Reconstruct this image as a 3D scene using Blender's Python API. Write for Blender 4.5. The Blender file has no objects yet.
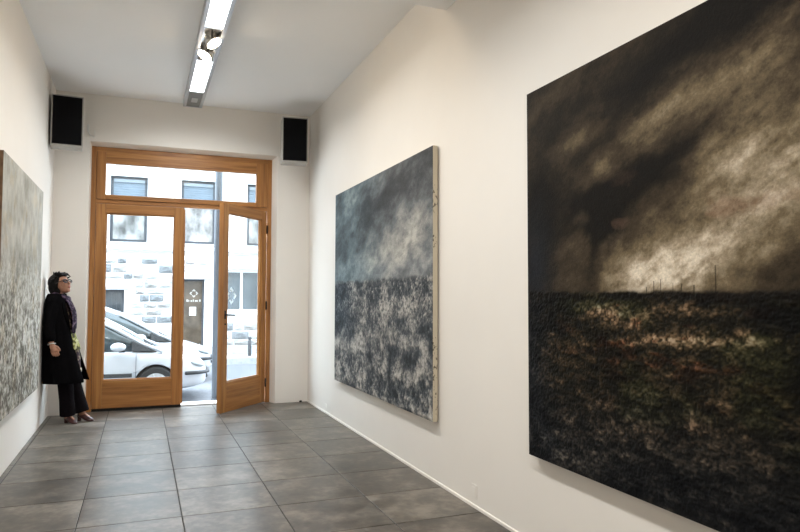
import bpy, bmesh, math, random
import numpy as np
from mathutils import Vector, Matrix

scene = bpy.context.scene
COL = scene.collection
random.seed(7)

# ------------------------------------------------------------------ camera
CAM_H = 1.377
YAW, PITCH, ROLL = math.radians(21.51), math.radians(2.690), math.radians(0.159)
fw = Vector((math.sin(YAW)*math.cos(PITCH), math.cos(YAW)*math.cos(PITCH), math.sin(PITCH)))
rt = Vector((math.cos(YAW), -math.sin(YAW), 0.0))
up = rt.cross(fw)
r2 = rt*math.cos(ROLL) + up*math.sin(ROLL)
u2 = -rt*math.sin(ROLL) + up*math.cos(ROLL)
cam_data = bpy.data.cameras.new('camera')
cam_data.sensor_width = 36.0
cam_data.lens = 29.506
cam_data.clip_start = 0.05
cam_data.clip_end = 200
cam = bpy.data.objects.new('camera', cam_data)
m = Matrix((r2, u2, -fw)).transposed().to_4x4()
m.translation = Vector((0, 0, CAM_H))
cam.matrix_world = m
COL.objects.link(cam)
scene.camera = cam

# ------------------------------------------------------------------ world, exposure
world = bpy.data.worlds.new('overcast_sky')
scene.world = world
world.use_nodes = True
bg = world.node_tree.nodes['Background']
bg.inputs[0].default_value = (0.74, 0.87, 1.0, 1)
bg.inputs[1].default_value = 12.5
scene.view_settings.view_transform = 'Standard'
scene.view_settings.look = 'None'
scene.view_settings.gamma = 1
scene.view_settings.use_curve_mapping = False
scene.view_settings.exposure = -0.04
PANEL_EMIT = 6.0
PANEL_W = 29.0
SPOT_W = 19.0

# ------------------------------------------------------------------ room size (metres)
XL, XR, ZC, YE = -0.975, 2.059, 3.787, 8.536
YB = -3.6

# ------------------------------------------------------------------ helpers
def link(o):
    COL.objects.link(o); return o

def tag(o, label=None, cat=None, group=None, kind=None):
    if label: o['label'] = label
    if cat: o['category'] = cat
    if group: o['group'] = group
    if kind: o['kind'] = kind
    return o

def empty(name, loc=(0, 0, 0), rz=0.0):
    o = bpy.data.objects.new(name, None)
    o.empty_display_size = 0.1
    o.location = loc; o.rotation_euler = (0, 0, rz)
    return link(o)

class MB:
    """collects vertices and faces of one mesh"""
    def __init__(s): s.v = []; s.f = []
    def add(s, vs, fs):
        n = len(s.v); s.v += [tuple(v) for v in vs]; s.f += [tuple(i+n for i in f) for f in fs]; return s
    def box(s, x0, x1, y0, y1, z0, z1):
        vs = [(x0,y0,z0),(x1,y0,z0),(x1,y1,z0),(x0,y1,z0),(x0,y0,z1),(x1,y0,z1),(x1,y1,z1),(x0,y1,z1)]
        return s.add(vs, [(0,3,2,1),(4,5,6,7),(0,1,5,4),(1,2,6,5),(2,3,7,6),(3,0,4,7)])
    def rings(s, rings, cap=True, closed=True):
        n = len(rings[0]); vs = [p for r in rings for p in r]; fs = []
        for i in range(len(rings)-1):
            for j in range(n if closed else n-1):
                k = (j+1) % n
                fs.append((i*n+j, i*n+k, (i+1)*n+k, (i+1)*n+j))
        if cap and closed:
            fs.append(tuple(range(n-1, -1, -1))); fs.append(tuple((len(rings)-1)*n+j for j in range(n)))
        return s.add(vs, fs)
    def tube(s, pts, rad, n=10, cap=True):
        pts = [Vector(p) for p in pts]
        if not hasattr(rad, '__len__'): rad = [rad]*len(pts)
        rs = []
        for i, p in enumerate(pts):
            d = (pts[min(i+1, len(pts)-1)] - pts[max(i-1, 0)]).normalized()
            a = Vector((0, 0, 1)) if abs(d.z) < 0.9 else Vector((1, 0, 0))
            e1 = d.cross(a).normalized(); e2 = d.cross(e1).normalized()
            rs.append([p + (e1*math.cos(2*math.pi*k/n) + e2*math.sin(2*math.pi*k/n))*rad[i] for k in range(n)])
        return s.rings(rs, cap)
    def disc_cyl(s, c, axis, r, d, n=24):
        c = Vector(c); axis = Vector(axis).normalized()
        return s.tube([c-axis*d/2, c+axis*d/2], r, n)
    def ellipsoid(s, c, r, nu=16, nv=10, rot=None):
        c = Vector(c); vs = []; fs = []
        for i in range(1, nv):
            t = math.pi*i/nv
            for j in range(nu):
                p = 2*math.pi*j/nu
                q = Vector((r[0]*math.sin(t)*math.cos(p), r[1]*math.sin(t)*math.sin(p), r[2]*math.cos(t)))
                if rot: q = rot @ q
                vs.append(c+q)
        tq = Vector((0, 0, r[2])); bq = Vector((0, 0, -r[2]))
        if rot: tq = rot @ tq; bq = rot @ bq
        vs += [c+tq, c+bq]; T = len(vs)-2; B = T+1
        for i in range(nv-2):
            for j in range(nu):
                k = (j+1) % nu
                fs.append((i*nu+j, (i+1)*nu+j, (i+1)*nu+k, i*nu+k))
        for j in range(nu):
            k = (j+1) % nu
            fs.append((T, j, k)); fs.append((B, (nv-2)*nu+k, (nv-2)*nu+j))
        return s.add(vs, fs)
    def mesh(s, name, off=(0, 0, 0), recalc=True):
        me = bpy.data.meshes.new(name)
        o = Vector(off)
        me.from_pydata([tuple(Vector(v)-o) for v in s.v], [], s.f)
        if recalc:
            bm = bmesh.new(); bm.from_mesh(me)
            bmesh.ops.recalc_face_normals(bm, faces=bm.faces)
            bm.to_mesh(me); bm.free()
        return me
    def build(s, name, mat, parent=None, smooth=False, bevel=0.0, off=None, recalc=True, seg=2):
        if off is None:
            off = (0, 0, 0)
        me = s.mesh(name, off, recalc)
        if bevel:
            bm = bmesh.new(); bm.from_mesh(me)
            es = [e for e in bm.edges if len(e.link_faces) == 2 and e.calc_face_angle(0) > 0.6]
            bmesh.ops.bevel(bm, geom=es, offset=bevel, segments=seg, affect='EDGES', profile=0.6, clamp_overlap=True)
            bm.to_mesh(me); bm.free()
        me.materials.append(mat)
        if smooth:
            me.polygons.foreach_set('use_smooth', [True]*len(me.polygons))
        o = bpy.data.objects.new(name, me)
        if parent is not None: o.parent = parent
        return link(o)

def apply_mods(o):
    dg = bpy.context.evaluated_depsgraph_get()
    dg.update()
    me = bpy.data.meshes.new_from_object(o.evaluated_get(dg))
    old = o.data
    o.modifiers.clear(); o.data = me; me.name = o.name
    bpy.data.meshes.remove(old)

# ------------------------------------------------------------------ materials
def mat(name, color, rough=0.6, metal=0.0, spec=0.5, emit=None, emit_s=0.0, noise=None, bump=None, coat=0.0):
    """noise = (scale, amount, stretch xyz); bump = (scale, strength)"""
    M = bpy.data.materials.new(name); M.use_nodes = True
    nt = M.node_tree; P = nt.nodes['Principled BSDF']
    P.inputs['Base Color'].default_value = (*color, 1)
    P.inputs['Roughness'].default_value = rough
    P.inputs['Metallic'].default_value = metal
    P.inputs['Specular IOR Level'].default_value = spec
    P.inputs['Coat Weight'].default_value = coat
    if emit:
        P.inputs['Emission Color'].default_value = (*emit, 1)
        P.inputs['Emission Strength'].default_value = emit_s
    tc = nt.nodes.new('ShaderNodeTexCoord')
    if noise:
        mp = nt.nodes.new('ShaderNodeMapping'); nt.links.new(tc.outputs['Object'], mp.inputs[0])
        if len(noise) > 2: mp.inputs['Scale'].default_value = noise[2]
        n = nt.nodes.new('ShaderNodeTexNoise'); n.inputs['Scale'].default_value = noise[0]; n.inputs['Detail'].default_value = 6
        nt.links.new(mp.outputs[0], n.inputs['Vector'])
        rp = nt.nodes.new('ShaderNodeValToRGB')
        a = noise[1]
        rp.color_ramp.elements[0].position = 0.3; rp.color_ramp.elements[1].position = 0.7
        rp.color_ramp.elements[0].color = (*[max(0, c*(1-a)) for c in color], 1)
        rp.color_ramp.elements[1].color = (*[min(1, c*(1+a)) for c in color], 1)
        nt.links.new(n.outputs[0], rp.inputs[0]); nt.links.new(rp.outputs[0], P.inputs['Base Color'])
    if bump:
        n = nt.nodes.new('ShaderNodeTexNoise'); n.inputs['Scale'].default_value = bump[0]; n.inputs['Detail'].default_value = 5
        nt.links.new(tc.outputs['Object'], n.inputs['Vector'])
        b = nt.nodes.new('ShaderNodeBump'); b.inputs['Strength'].default_value = bump[1]; b.inputs['Distance'].default_value = 0.01
        nt.links.new(n.outputs[0], b.inputs['Height']); nt.links.new(b.outputs[0], P.inputs['Normal'])
    return M

def wood_mat(name, axis):
    M = mat(name, (0.36, 0.17, 0.055), 0.42)
    nt = M.node_tree; P = nt.nodes['Principled BSDF']
    tc = nt.nodes.new('ShaderNodeTexCoord'); mp = nt.nodes.new('ShaderNodeMapping')
    sc = [28, 28, 28]; sc[axis] = 1.2
    mp.inputs['Scale'].default_value = sc
    n = nt.nodes.new('ShaderNodeTexNoise'); n.inputs['Scale'].default_value = 1.0; n.inputs['Detail'].default_value = 8; n.inputs['Distortion'].default_value = 0.6
    rp = nt.nodes.new('ShaderNodeValToRGB')
    rp.color_ramp.elements[0].position = 0.28; rp.color_ramp.elements[0].color = (0.23, 0.090, 0.022, 1)
    rp.color_ramp.elements[1].position = 0.72; rp.color_ramp.elements[1].color = (0.50, 0.235, 0.070, 1)
    e = rp.color_ramp.elements.new(0.5); e.color = (0.38, 0.160, 0.042, 1)
    nt.links.new(tc.outputs['Object'], mp.inputs[0]); nt.links.new(mp.outputs[0], n.inputs['Vector'])
    nt.links.new(n.outputs[0], rp.inputs[0]); nt.links.new(rp.outputs[0], P.inputs['Base Color'])
    return M

def glass_mat(name, tint=(0.96, 0.98, 0.98), ior=1.45, rough=0.0):
    M = bpy.data.materials.new(name); M.use_nodes = True
    nt = M.node_tree; nt.nodes.clear()
    out = nt.nodes.new('ShaderNodeOutputMaterial'); mx = nt.nodes.new('ShaderNodeMixShader')
    lw = nt.nodes.new('ShaderNodeLayerWeight'); lw.inputs[0].default_value = 0.5
    pw = nt.nodes.new('ShaderNodeMath'); pw.operation = 'POWER'; pw.inputs[1].default_value = 4.0
    fr = nt.nodes.new('ShaderNodeMath'); fr.operation = 'MULTIPLY_ADD'; fr.inputs[1].default_value = 0.9; fr.inputs[2].default_value = 0.035
    nt.links.new(lw.outputs['Facing'], pw.inputs[0]); nt.links.new(pw.outputs[0], fr.inputs[0])
    tr = nt.nodes.new('ShaderNodeBsdfTransparent'); tr.inputs[0].default_value = (*tint, 1)
    gl = nt.nodes.new('ShaderNodeBsdfGlossy'); gl.inputs['Roughness'].default_value = rough
    nt.links.new(fr.outputs[0], mx.inputs[0]); nt.links.new(tr.outputs[0], mx.inputs[1])
    nt.links.new(gl.outputs[0], mx.inputs[2]); nt.links.new(mx.outputs[0], out.inputs[0])
    return M

def emit_mat(name, color, s):
    return mat(name, (0.8, 0.8, 0.8), 0.5, emit=color, emit_s=s)

M_WALL = mat('white_plaster', (0.82, 0.775, 0.715), 0.75, noise=(1.3, 0.02), bump=(9, 0.05), spec=0.3)
M_WALL_LIFTED = mat('white_plaster_brightened', (0.86, 0.81, 0.745), 0.75, noise=(1.3, 0.02), bump=(9, 0.05), spec=0.3)  # same plaster, colour raised to brighten the dim end wall
M_CEIL = mat('ceiling_plaster', (0.92, 0.915, 0.905), 0.8, noise=(0.8, 0.015), spec=0.2)
M_GROUT = mat('grout', (0.035, 0.034, 0.033), 0.9, noise=(30, 0.2))
M_WOODZ = wood_mat('oak_upright_grain', 2)
M_WOODX = wood_mat('oak_level_grain', 0)
M_GLASS = glass_mat('window_glass')
M_BLACKM = mat('black_metal', (0.02, 0.02, 0.02), 0.4, 0.6, noise=(40, 0.2))
M_ALU = mat('brushed_aluminium', (0.50, 0.51, 0.53), 0.38, 0.7, noise=(30, 0.08, (1, 0.05, 1)))
M_WHITEPL = mat('white_plastic', (0.80, 0.79, 0.76), 0.4, noise=(60, 0.02))
M_STONE_THR = mat('threshold_stone', (0.62, 0.61, 0.58), 0.6, noise=(12, 0.1))

def tile_material():
    M = mat('slate_porcelain_tile', (0.12, 0.12, 0.12), 0.42, spec=0.30)
    nt = M.node_tree; P = nt.nodes['Principled BSDF']; L = nt.links
    tc = nt.nodes.new('ShaderNodeTexCoord'); oi = nt.nodes.new('ShaderNodeObjectInfo')
    sc = nt.nodes.new('ShaderNodeVectorMath'); sc.operation = 'SCALE'
    comb = nt.nodes.new('ShaderNodeCombineXYZ')
    mul = nt.nodes.new('ShaderNodeMath'); mul.operation = 'MULTIPLY'; mul.inputs[1].default_value = 37.0
    L.new(oi.outputs['Random'], mul.inputs[0])
    L.new(mul.outputs[0], comb.inputs[0]); L.new(mul.outputs[0], comb.inputs[2])
    ad = nt.nodes.new('ShaderNodeVectorMath'); ad.operation = 'ADD'
    L.new(tc.outputs['Object'], ad.inputs[0]); L.new(comb.outputs[0], ad.inputs[1])
    n1 = nt.nodes.new('ShaderNodeTexNoise'); n1.inputs['Scale'].default_value = 3.5; n1.inputs['Detail'].default_value = 9; n1.inputs['Roughness'].default_value = 0.68
    L.new(ad.outputs[0], n1.inputs['Vector'])
    n2 = nt.nodes.new('ShaderNodeTexNoise'); n2.inputs['Scale'].default_value = 22; n2.inputs['Detail'].default_value = 6
    L.new(ad.outputs[0], n2.inputs['Vector'])
    rp = nt.nodes.new('ShaderNodeValToRGB')
    rp.color_ramp.elements[0].position = 0.34; rp.color_ramp.elements[0].color = (0.054, 0.047, 0.039, 1)
    rp.color_ramp.elements[1].position = 0.68; rp.color_ramp.elements[1].color = (0.205, 0.178, 0.146, 1)
    e = rp.color_ramp.elements.new(0.5); e.color = (0.103, 0.089, 0.073, 1)
    mixn = nt.nodes.new('ShaderNodeMath'); mixn.operation = 'MULTIPLY_ADD'; mixn.inputs[1].default_value = 0.25
    L.new(n2.outputs[0], mixn.inputs[0])
    sub = nt.nodes.new('ShaderNodeMath'); sub.operation = 'SUBTRACT'; sub.inputs[1].default_value = 0.125
    L.new(n1.outputs[0], sub.inputs[0]); L.new(sub.outputs[0], mixn.inputs[2])
    L.new(mixn.outputs[0], rp.inputs[0])
    hs = nt.nodes.new('ShaderNodeHueSaturation')
    mr = nt.nodes.new('ShaderNodeMapRange'); mr.inputs[3].default_value = 0.86; mr.inputs[4].default_value = 1.16
    L.new(oi.outputs['Random'], mr.inputs[0]); L.new(mr.outputs[0], hs.inputs['Value'])
    L.new(rp.outputs[0], hs.inputs['Color']); L.new(hs.outputs[0], P.inputs['Base Color'])
    rr = nt.nodes.new('ShaderNodeMapRange'); rr.inputs[3].default_value = 0.24; rr.inputs[4].default_value = 0.46
    L.new(n1.outputs[0], rr.inputs[0]); L.new(rr.outputs[0], P.inputs['Roughness'])
    b = nt.nodes.new('ShaderNodeBump'); b.inputs['Strength'].default_value = 0.12; b.inputs['Distance'].default_value = 0.004
    L.new(n2.outputs[0], b.inputs['Height']); L.new(b.outputs[0], P.inputs['Normal'])
    return M
M_TILE = tile_material()

# ================================================================== THE ROOM
OPX0, OPX1, OPZ = -0.603, 1.632, 3.222        # door recess in the end wall
YF = 8.656                                      # face of the door frame
FX0, FX1, FZ = -0.588, 1.582, 3.186               # outline of the door frame
YO = 8.96                                       # outside face of the end wall

# floor slab with separate tiles
floor = tag(MB().box(XL-0.3, XR+0.5, YB-0.3, YO, -0.40, -0.004).build('floor', M_GROUT), kind='structure')
xs = [XL, -0.9345, -0.3345, 0.2655, 0.8655, 1.4655, XR]
ys = [YF+0.03] + [7.9815-0.6*k for k in range(0, 20)]
ys = [y for y in ys if y > YB] + [YB]
tile_meshes = {}
g = 0.003
for i in range(len(xs)-1):
    for j in range(len(ys)-1):
        x0, x1, y1, y0 = xs[i], xs[i+1], ys[j], ys[j+1]
        if y1 > YE: # the first row runs into the door recess
            pass
        w, d = x1-x0, y1-y0
        segs = [(x0, x1, y0, y1)]
        if y1 > YE:
            segs = [(x0, x1, y0, YE)]
            a, b_ = max(x0, OPX0), min(x1, OPX1)
            if b_ - a > 0.02: segs.append((a, b_, YE, y1))
        for (a0, a1, b0, b1) in segs:
            key = (round(a1-a0, 3), round(b1-b0, 3))
            if key not in tile_meshes:
                hw, hd = key[0]/2-g, key[1]/2-g
                e = 0.002
                r0 = [(-hw,-hd,-0.010),(hw,-hd,-0.010),(hw,hd,-0.010),(-hw,hd,-0.010)]
                r1 = [(x, y, -0.0018) for x, y, z in r0]
                r2_ = [(x-math.copysign(e, x), y-math.copysign(e, y), 0.0) for x, y, z in r0]
                me = MB().rings([r0, r1, r2_]).mesh('floor_tile'); me.materials.append(M_TILE)
                tile_meshes[key] = me
            t = bpy.data.objects.new('floor_tile', tile_meshes[key])
            t.location = ((a0+a1)/2, (b0+b1)/2, 0); t.parent = floor
            link(t)

tag(MB().box(XL-0.3, XR+0.6, YB-0.3, YO, ZC, ZC+0.25).build('ceiling', M_CEIL), kind='structure')
tag(MB().box(XL-0.3, XL, YB-0.3, YO, -0.004, ZC).build('wall_left', M_WALL), kind='structure')
tag(MB().box(XL, XR+0.45, YB-0.3, YB, -0.004, ZC).build('wall_near', M_WALL), kind='structure')
# end wall with the door opening
wf = MB()
e_ = 0.0005
room = [(OPX0, YE, 0), (OPX0, YE, OPZ), (OPX1, YE, OPZ), (OPX1, YE, 0)]
fram = [(FX0-e_, YF, 0), (FX0-e_, YF, FZ+e_), (FX1+e_, YF, FZ+e_), (FX1+e_, YF, 0)]
outr = [(x, YO, z) for x, y, z in fram]
wf.rings([[p for p in room], fram, outr], cap=False, closed=False)          # splayed plaster reveal
for yy_, q in ((YE, room), (YO, outr)):
    wf.add([(XL, yy_, 0), (q[0][0], yy_, 0), (q[1][0], yy_, q[1][2]), (q[2][0], yy_, q[2][2]), (q[3][0], yy_, 0), (XR, yy_, 0), (XR, yy_, ZC), (XL, yy_, ZC), (q[1][0], yy_, ZC), (q[2][0], yy_, ZC)],
           [(0, 1, 2, 8, 7), (2, 3, 9, 8), (3, 4, 5, 6, 9)])
wf.add([(XL, YE, 0), (XL, YO, 0), (XL, YO, ZC), (XL, YE, ZC), (XR, YE, 0), (XR, YO, 0), (XR, YO, ZC), (XR, YE, ZC)], [(0, 1, 2, 3), (4, 7, 6, 5), (3, 2, 6, 7)])
tag(wf.build('wall_far', M_WALL_LIFTED), kind='structure')
tag(MB().box(XR, XR+0.42, YB-0.3, YO, -0.004, ZC).build('wall_right', M_WALL), kind='structure')
# the ceiling drops over the near part of the room
ZD, YD = 3.50, 4.31
tag(MB().box(XL, XR, YB, YD, ZD, ZC-0.0005).build('ceiling', M_CEIL), kind='structure')
# thin white skirting along the right wall
bb = MB()
prof = [(XR, 0.0), (XR-0.008, 0.0), (XR-0.008, 0.016), (XR-0.005, 0.020), (XR, 0.021)]
bb.rings([[(x, YB+0.001, z) for x, z in prof], [(x, YE, z) for x, z in prof]])
tag(bb.build('baseboard_right', M_WALL), kind='structure')

# ================================================================== DOOR AND TRANSOM
JW = 0.058
# fixed outer frame
trim = tag(empty('trim_1', ((FX0+FX1)/2, YF, 0)), kind='structure')
TO = trim.location
def fr(mb, name, m, parent, off, bev=0.004): return mb.build(name, m, parent, bevel=bev, off=off)
fr(MB().box(FX0, FX0+JW, YF, YF+0.09, 0, FZ), 'jamb', M_WOODZ, trim, TO)
fr(MB().box(FX1-JW, FX1, YF, YF+0.09, 0, FZ), 'jamb', M_WOODZ, trim, TO)
fr(MB().box(FX0+JW, FX1-JW, YF, YF+0.09, FZ-JW, FZ), 'frame_head', M_WOODX, trim, TO)
fr(MB().box(FX0+JW, FX1-JW, YF+0.004, YF+0.09, 2.497, 2.545), 'transom_bar', M_WOODX, trim, TO)
# stone threshold
tag(MB().box(FX0, FX1, YF+0.092, YO+0.02, -0.12, 0.012).build('trim_2', M_STONE_THR, bevel=0.006), kind='structure')

# transom light
win = tag(empty('window_1', ((FX0+FX1)/2, YF, 2.545)), kind='structure')
WO = win.location
tx0, tx1, tz0, tz1 = FX0+JW+0.002, FX1-JW-0.002, 2.547, FZ-JW-0.002
gx0, gx1, gz0, gz1 = -0.425, 1.378, 2.605, 2.985
fr(MB().box(tx0, gx0, YF-0.014, YF+0.05, tz0, tz1), 'sash_stile', M_WOODZ, win, WO)
fr(MB().box(gx1, tx1, YF-0.014, YF+0.05, tz0, tz1), 'sash_stile', M_WOODZ, win, WO)
fr(MB().box(gx0, gx1, YF-0.014, YF+0.05, gz1, tz1), 'sash_rail', M_WOODX, win, WO)
fr(MB().box(gx0, gx1, YF-0.014, YF+0.05, tz0, gz0), 'sash_rail', M_WOODX, win, WO)
MB().box(gx0-0.002, gx1+0.002, YF+0.016, YF+0.022, gz0-0.002, gz1+0.002).build('pane', M_GLASS, win, off=WO)

def door_leaf(root, w, h, stile, rail_top, rail_bot, thick, off_hinge_right=False):
    """leaf in local space: x 0..w, y 0..thick (room side at y 0), z 0..h"""
    def bx(*a): return MB().box(*a)
    fr(bx(0, stile, 0, thick, 0, h), 'stile', M_WOODZ, root, (0, 0, 0), 0.005)
    fr(bx(w-stile, w, 0, thick, 0, h), 'stile', M_WOODZ, root, (0, 0, 0), 0.005)
    fr(bx(stile, w-stile, 0.001, thick-0.001, h-rail_top, h), 'top_rail', M_WOODX, root, (0, 0, 0), 0.005)
    fr(bx(stile, w-stile, 0.001, thick-0.001, 0, rail_bot), 'bottom_rail', M_WOODX, root, (0, 0, 0), 0.005)
    # glazing beads
    a0, a1, b0, b1 = stile, w-stile, rail_bot, h-rail_top
    e = 0.014
    for s in ((a0, a0+e, b0, b1), (a1-e, a1, b0, b1)):
        bx(s[0], s[1], thick*0.28, thick*0.62, s[2], s[3]).build('glazing_bead', M_WOODZ, root)
    for s in ((a0+e, a1-e, b0, b0+e), (a0+e, a1-e, b1-e, b1)):
        bx(s[0], s[1], thick*0.28, thick*0.62, s[2], s[3]).build('glazing_bead', M_WOODX, root)
    return bx(a0+0.004, a1-0.004, thick*0.45, thick*0.45+0.006, b0+0.004, b1-0.004).build('pane', M_GLASS, root)

d1 = tag(empty('door_1', (FX0+JW+0.003, YF-0.012, 0.034)), kind='structure')
door_leaf(d1, 1.010, 2.458, 0.112, 0.112, 0.330, 0.062)
# rebate strip on the closed leaf
MB().box(0.0, 1.010, 0.014, 0.062, -0.033, -0.001).build('dark_gap_strip', M_BLACKM, d1)  # black strip standing in for the dark gap under the leaf
MB().box(1.011, 1.026, 0.018, 0.062, 0.01, 2.44).build('rebate_strip', M_WOODZ, d1)

LEAF_W = 0.945
ang = math.radians(48.2)
hinge = Vector((FX1-JW-0.004, YF-0.004, 0.008))
# leaf local x runs from the free edge (0) to the hinge (LEAF_W)
dirx = Vector((math.cos(ang), math.sin(ang), 0))
d2 = tag(empty('door_2', hinge - dirx*LEAF_W, ang), kind='structure')
pane2 = door_leaf(d2, LEAF_W, 2.480, 0.108, 0.112, 0.352, 0.062)
# handle: plate, neck and lever on the room side
MB().box(0.042, 0.068, -0.005, 0.0, 1.10, 1.20).build('handle_plate', M_BLACKM, d2, bevel=0.002)
hd = MB(); hd.tube([(0.055, 0, 1.15), (0.055, -0.045, 1.15), (0.062, -0.055, 1.15), (0.17, -0.057, 1.146)], 0.009, 8)
hd.build('door_handle', M_BLACKM, d2, smooth=True)
MB().disc_cyl((0.055, -0.006, 1.04), (0, 1, 0), 0.010, 0.012, 12).build('lock_cylinder', M_BLACKM, d2)
for z in (0.25, 1.25, 2.25):
    MB().disc_cyl((LEAF_W+0.004, -0.006, z), (0, 0, 1), 0.010, 0.11, 10).build('hinge', M_BLACKM, d2)
M_STICK = mat('white_sticker_film', (0.85, 0.88, 0.88), 0.6, noise=(50, 0.02))
nt = M_STICK.node_tree
trn = nt.nodes.new('ShaderNodeBsdfTranslucent'); trn.inputs[0].default_value = (0.9, 0.92, 0.92, 1)
mxs = nt.nodes.new('ShaderNodeMixShader'); mxs.inputs[0].default_value = 0.6
nt.links.new(nt.nodes['Principled BSDF'].outputs[0], mxs.inputs[1]); nt.links.new(trn.outputs[0], mxs.inputs[2])
nt.links.new(mxs.outputs[0], nt.nodes['Material Output'].inputs[0])
# four white chevrons stuck on the glass, pointing outwards
def chevrons(pc, size, yface, name, m, parent, off=(0, 0, 0)):
    cx, cz = pc
    for k in range(4):
        a = k*math.pi/2
        ca, sa = math.cos(a), math.sin(a)
        pts = [(0.0, 1.0), (0.42, 0.58), (0.24, 0.40), (0.0, 0.66), (-0.24, 0.40), (-0.42, 0.58)]
        q = [((x*ca - z*sa)*size+cx, (x*sa + z*ca)*size+cz) for x, z in pts]
        mb = MB(); n = len(q)
        vs = [(x, yface, z) for x, z in q] + [(x, yface-0.001, z) for x, z in q]
        fs = [(0,1,2,3), (0,3,4,5), (9,8,7,6), (11,10,9,6)] + [(i, i+6, (i+1) % 6+6, (i+1) % 6) for i in range(6)]
        mb.add(vs, fs).build(name, m, parent, off=off)
chevrons((0.215, 1.375), 0.105, 0.062*0.45-0.001, 'sticker_chevron', M_STICK, pane2)

# ================================================================== OUTSIDE: STREET
SZ = -0.46
M_ASPH = mat('asphalt', (0.13, 0.135, 0.145), 0.85, noise=(25, 0.2), bump=(60, 0.3))
M_PAVE = mat('pavement_concrete', (0.42, 0.42, 0.41), 0.85, noise=(8, 0.12), bump=(40, 0.2))
M_KERB = mat('kerb_stone', (0.36, 0.37, 0.38), 0.8, noise=(9, 0.15))
tag(MB().box(-14, 16, 10.45, 18.2, SZ-0.3, SZ).build('street', M_ASPH), kind='structure')
tag(MB().box(-14, 16, YO+0.001, 10.30, SZ-0.3, -0.29).build('pavement', M_PAVE), kind='structure')
tag(MB().box(-14, 16, 10.30, 10.45, SZ-0.3, -0.285).build('kerb', M_KERB, bevel=0.015), kind='structure')
tag(MB().box(-14, 16, 18.35, 19.42, SZ-0.3, -0.29).build('pavement', M_PAVE), kind='structure')
tag(MB().box(-14, 16, 18.20, 18.35, SZ-0.3, -0.285).build('kerb', M_KERB, bevel=0.015), kind='structure')

M_OUT = mat('ochre_street_render', (0.50, 0.46, 0.40), 0.85, noise=(2, 0.06))
om = MB(); om.box(-12, 14, YB, YO+0.0, ZC+0.251, 11.0); om.box(-12, XL-0.302, YB, YO, SZ-0.3, ZC+0.2505); om.box(XR+0.605, 14, YB, YO, SZ-0.3, ZC+0.2505)
tag(om.build('unseen_sky_screen', M_OUT), kind='structure')  # unseen building mass, added to screen sky light from the facade and cars
# lamp post standing on the pavement just outside the door
M_POST = mat('grey_painted_steel', (0.11, 0.125, 0.145), 0.45, 0.2, noise=(14, 0.06))
post = tag(empty('lamp_post', (1.06, 10.15, -0.29)), 'plain grey steel post standing on the pavement outside the open door', 'post')
mb = MB(); mb.tube([(0, 0, 0.0), (0, 0, 6.2)], [0.062, 0.056], 20); mb.build('shaft', M_POST, post, smooth=True)
mb = MB(); mb.tube([(0, 0, 0), (0, 0, 0.02), (0, 0, 0.03), (0, 0, 0.16)], [0.12, 0.12, 0.074, 0.070], 20); mb.build('base_collar', M_POST, post)
mb = MB(); mb.tube([(0, 0, 6.2), (0.0, 0.1, 6.45), (0, 0.55, 6.6)], 0.03, 10); mb.build('arm', M_POST, post, smooth=True)
mb = MB(); mb.rings([[(-0.07, 0.5, 6.58), (0.07, 0.5, 6.58), (0.07, 0.5, 6.66), (-0.07, 0.5, 6.66)], [(-0.1, 1.0, 6.62), (0.1, 1.0, 6.62), (0.06, 1.0, 6.70), (-0.06, 1.0, 6.70)]]); mb.build('lantern', M_POST, post, bevel=0.01)

# ------------------------------------------------------------------ building across the street
YBd = 19.5
M_FAC = mat('white_render', (0.74, 0.74, 0.73), 0.85, noise=(2.0, 0.05), bump=(20, 0.1))
M_FSTONE = [mat('rough_stone_' + n, c, 0.9, noise=(9, 0.45), bump=(18, 1.0)) for n, c in
            (('pale', (0.46, 0.46, 0.45)), ('grey', (0.20, 0.21, 0.22)), ('warm', (0.34, 0.33, 0.32)))]
M_FRAMEG = mat('grey_window_frame', (0.05, 0.055, 0.065), 0.5, noise=(20, 0.1))
M_FRAMEW = mat('white_window_frame', (0.80, 0.81, 0.82), 0.5, noise=(20, 0.03))
M_SHUT = mat('blue_grey_shutter', (0.13, 0.165, 0.20), 0.6, noise=(6, 0.08))
M_SHUTBOX = mat('pale_blue_lintel', (0.19, 0.22, 0.25), 0.6, noise=(6, 0.05))
M_PANE = mat('reflecting_dark_glass', (0.05, 0.06, 0.07), 0.06, spec=0.8, noise=(3, 0.4))
M_CURT_REFL = mat('curtain_and_reflection_glass', (0.24, 0.24, 0.235), 0.12, spec=0.6, noise=(3.5, 0.75, (1, 1, 0.6)))  # mottled colour paints both curtains and dark reflections into the panes
M_SHOPIN = mat('brown_shop_glass', (0.07, 0.052, 0.034), 0.10, spec=0.6, noise=(4, 0.5))
M_PAPER = mat('white_paper', (0.88, 0.88, 0.87), 0.8, noise=(30, 0.02))

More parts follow.
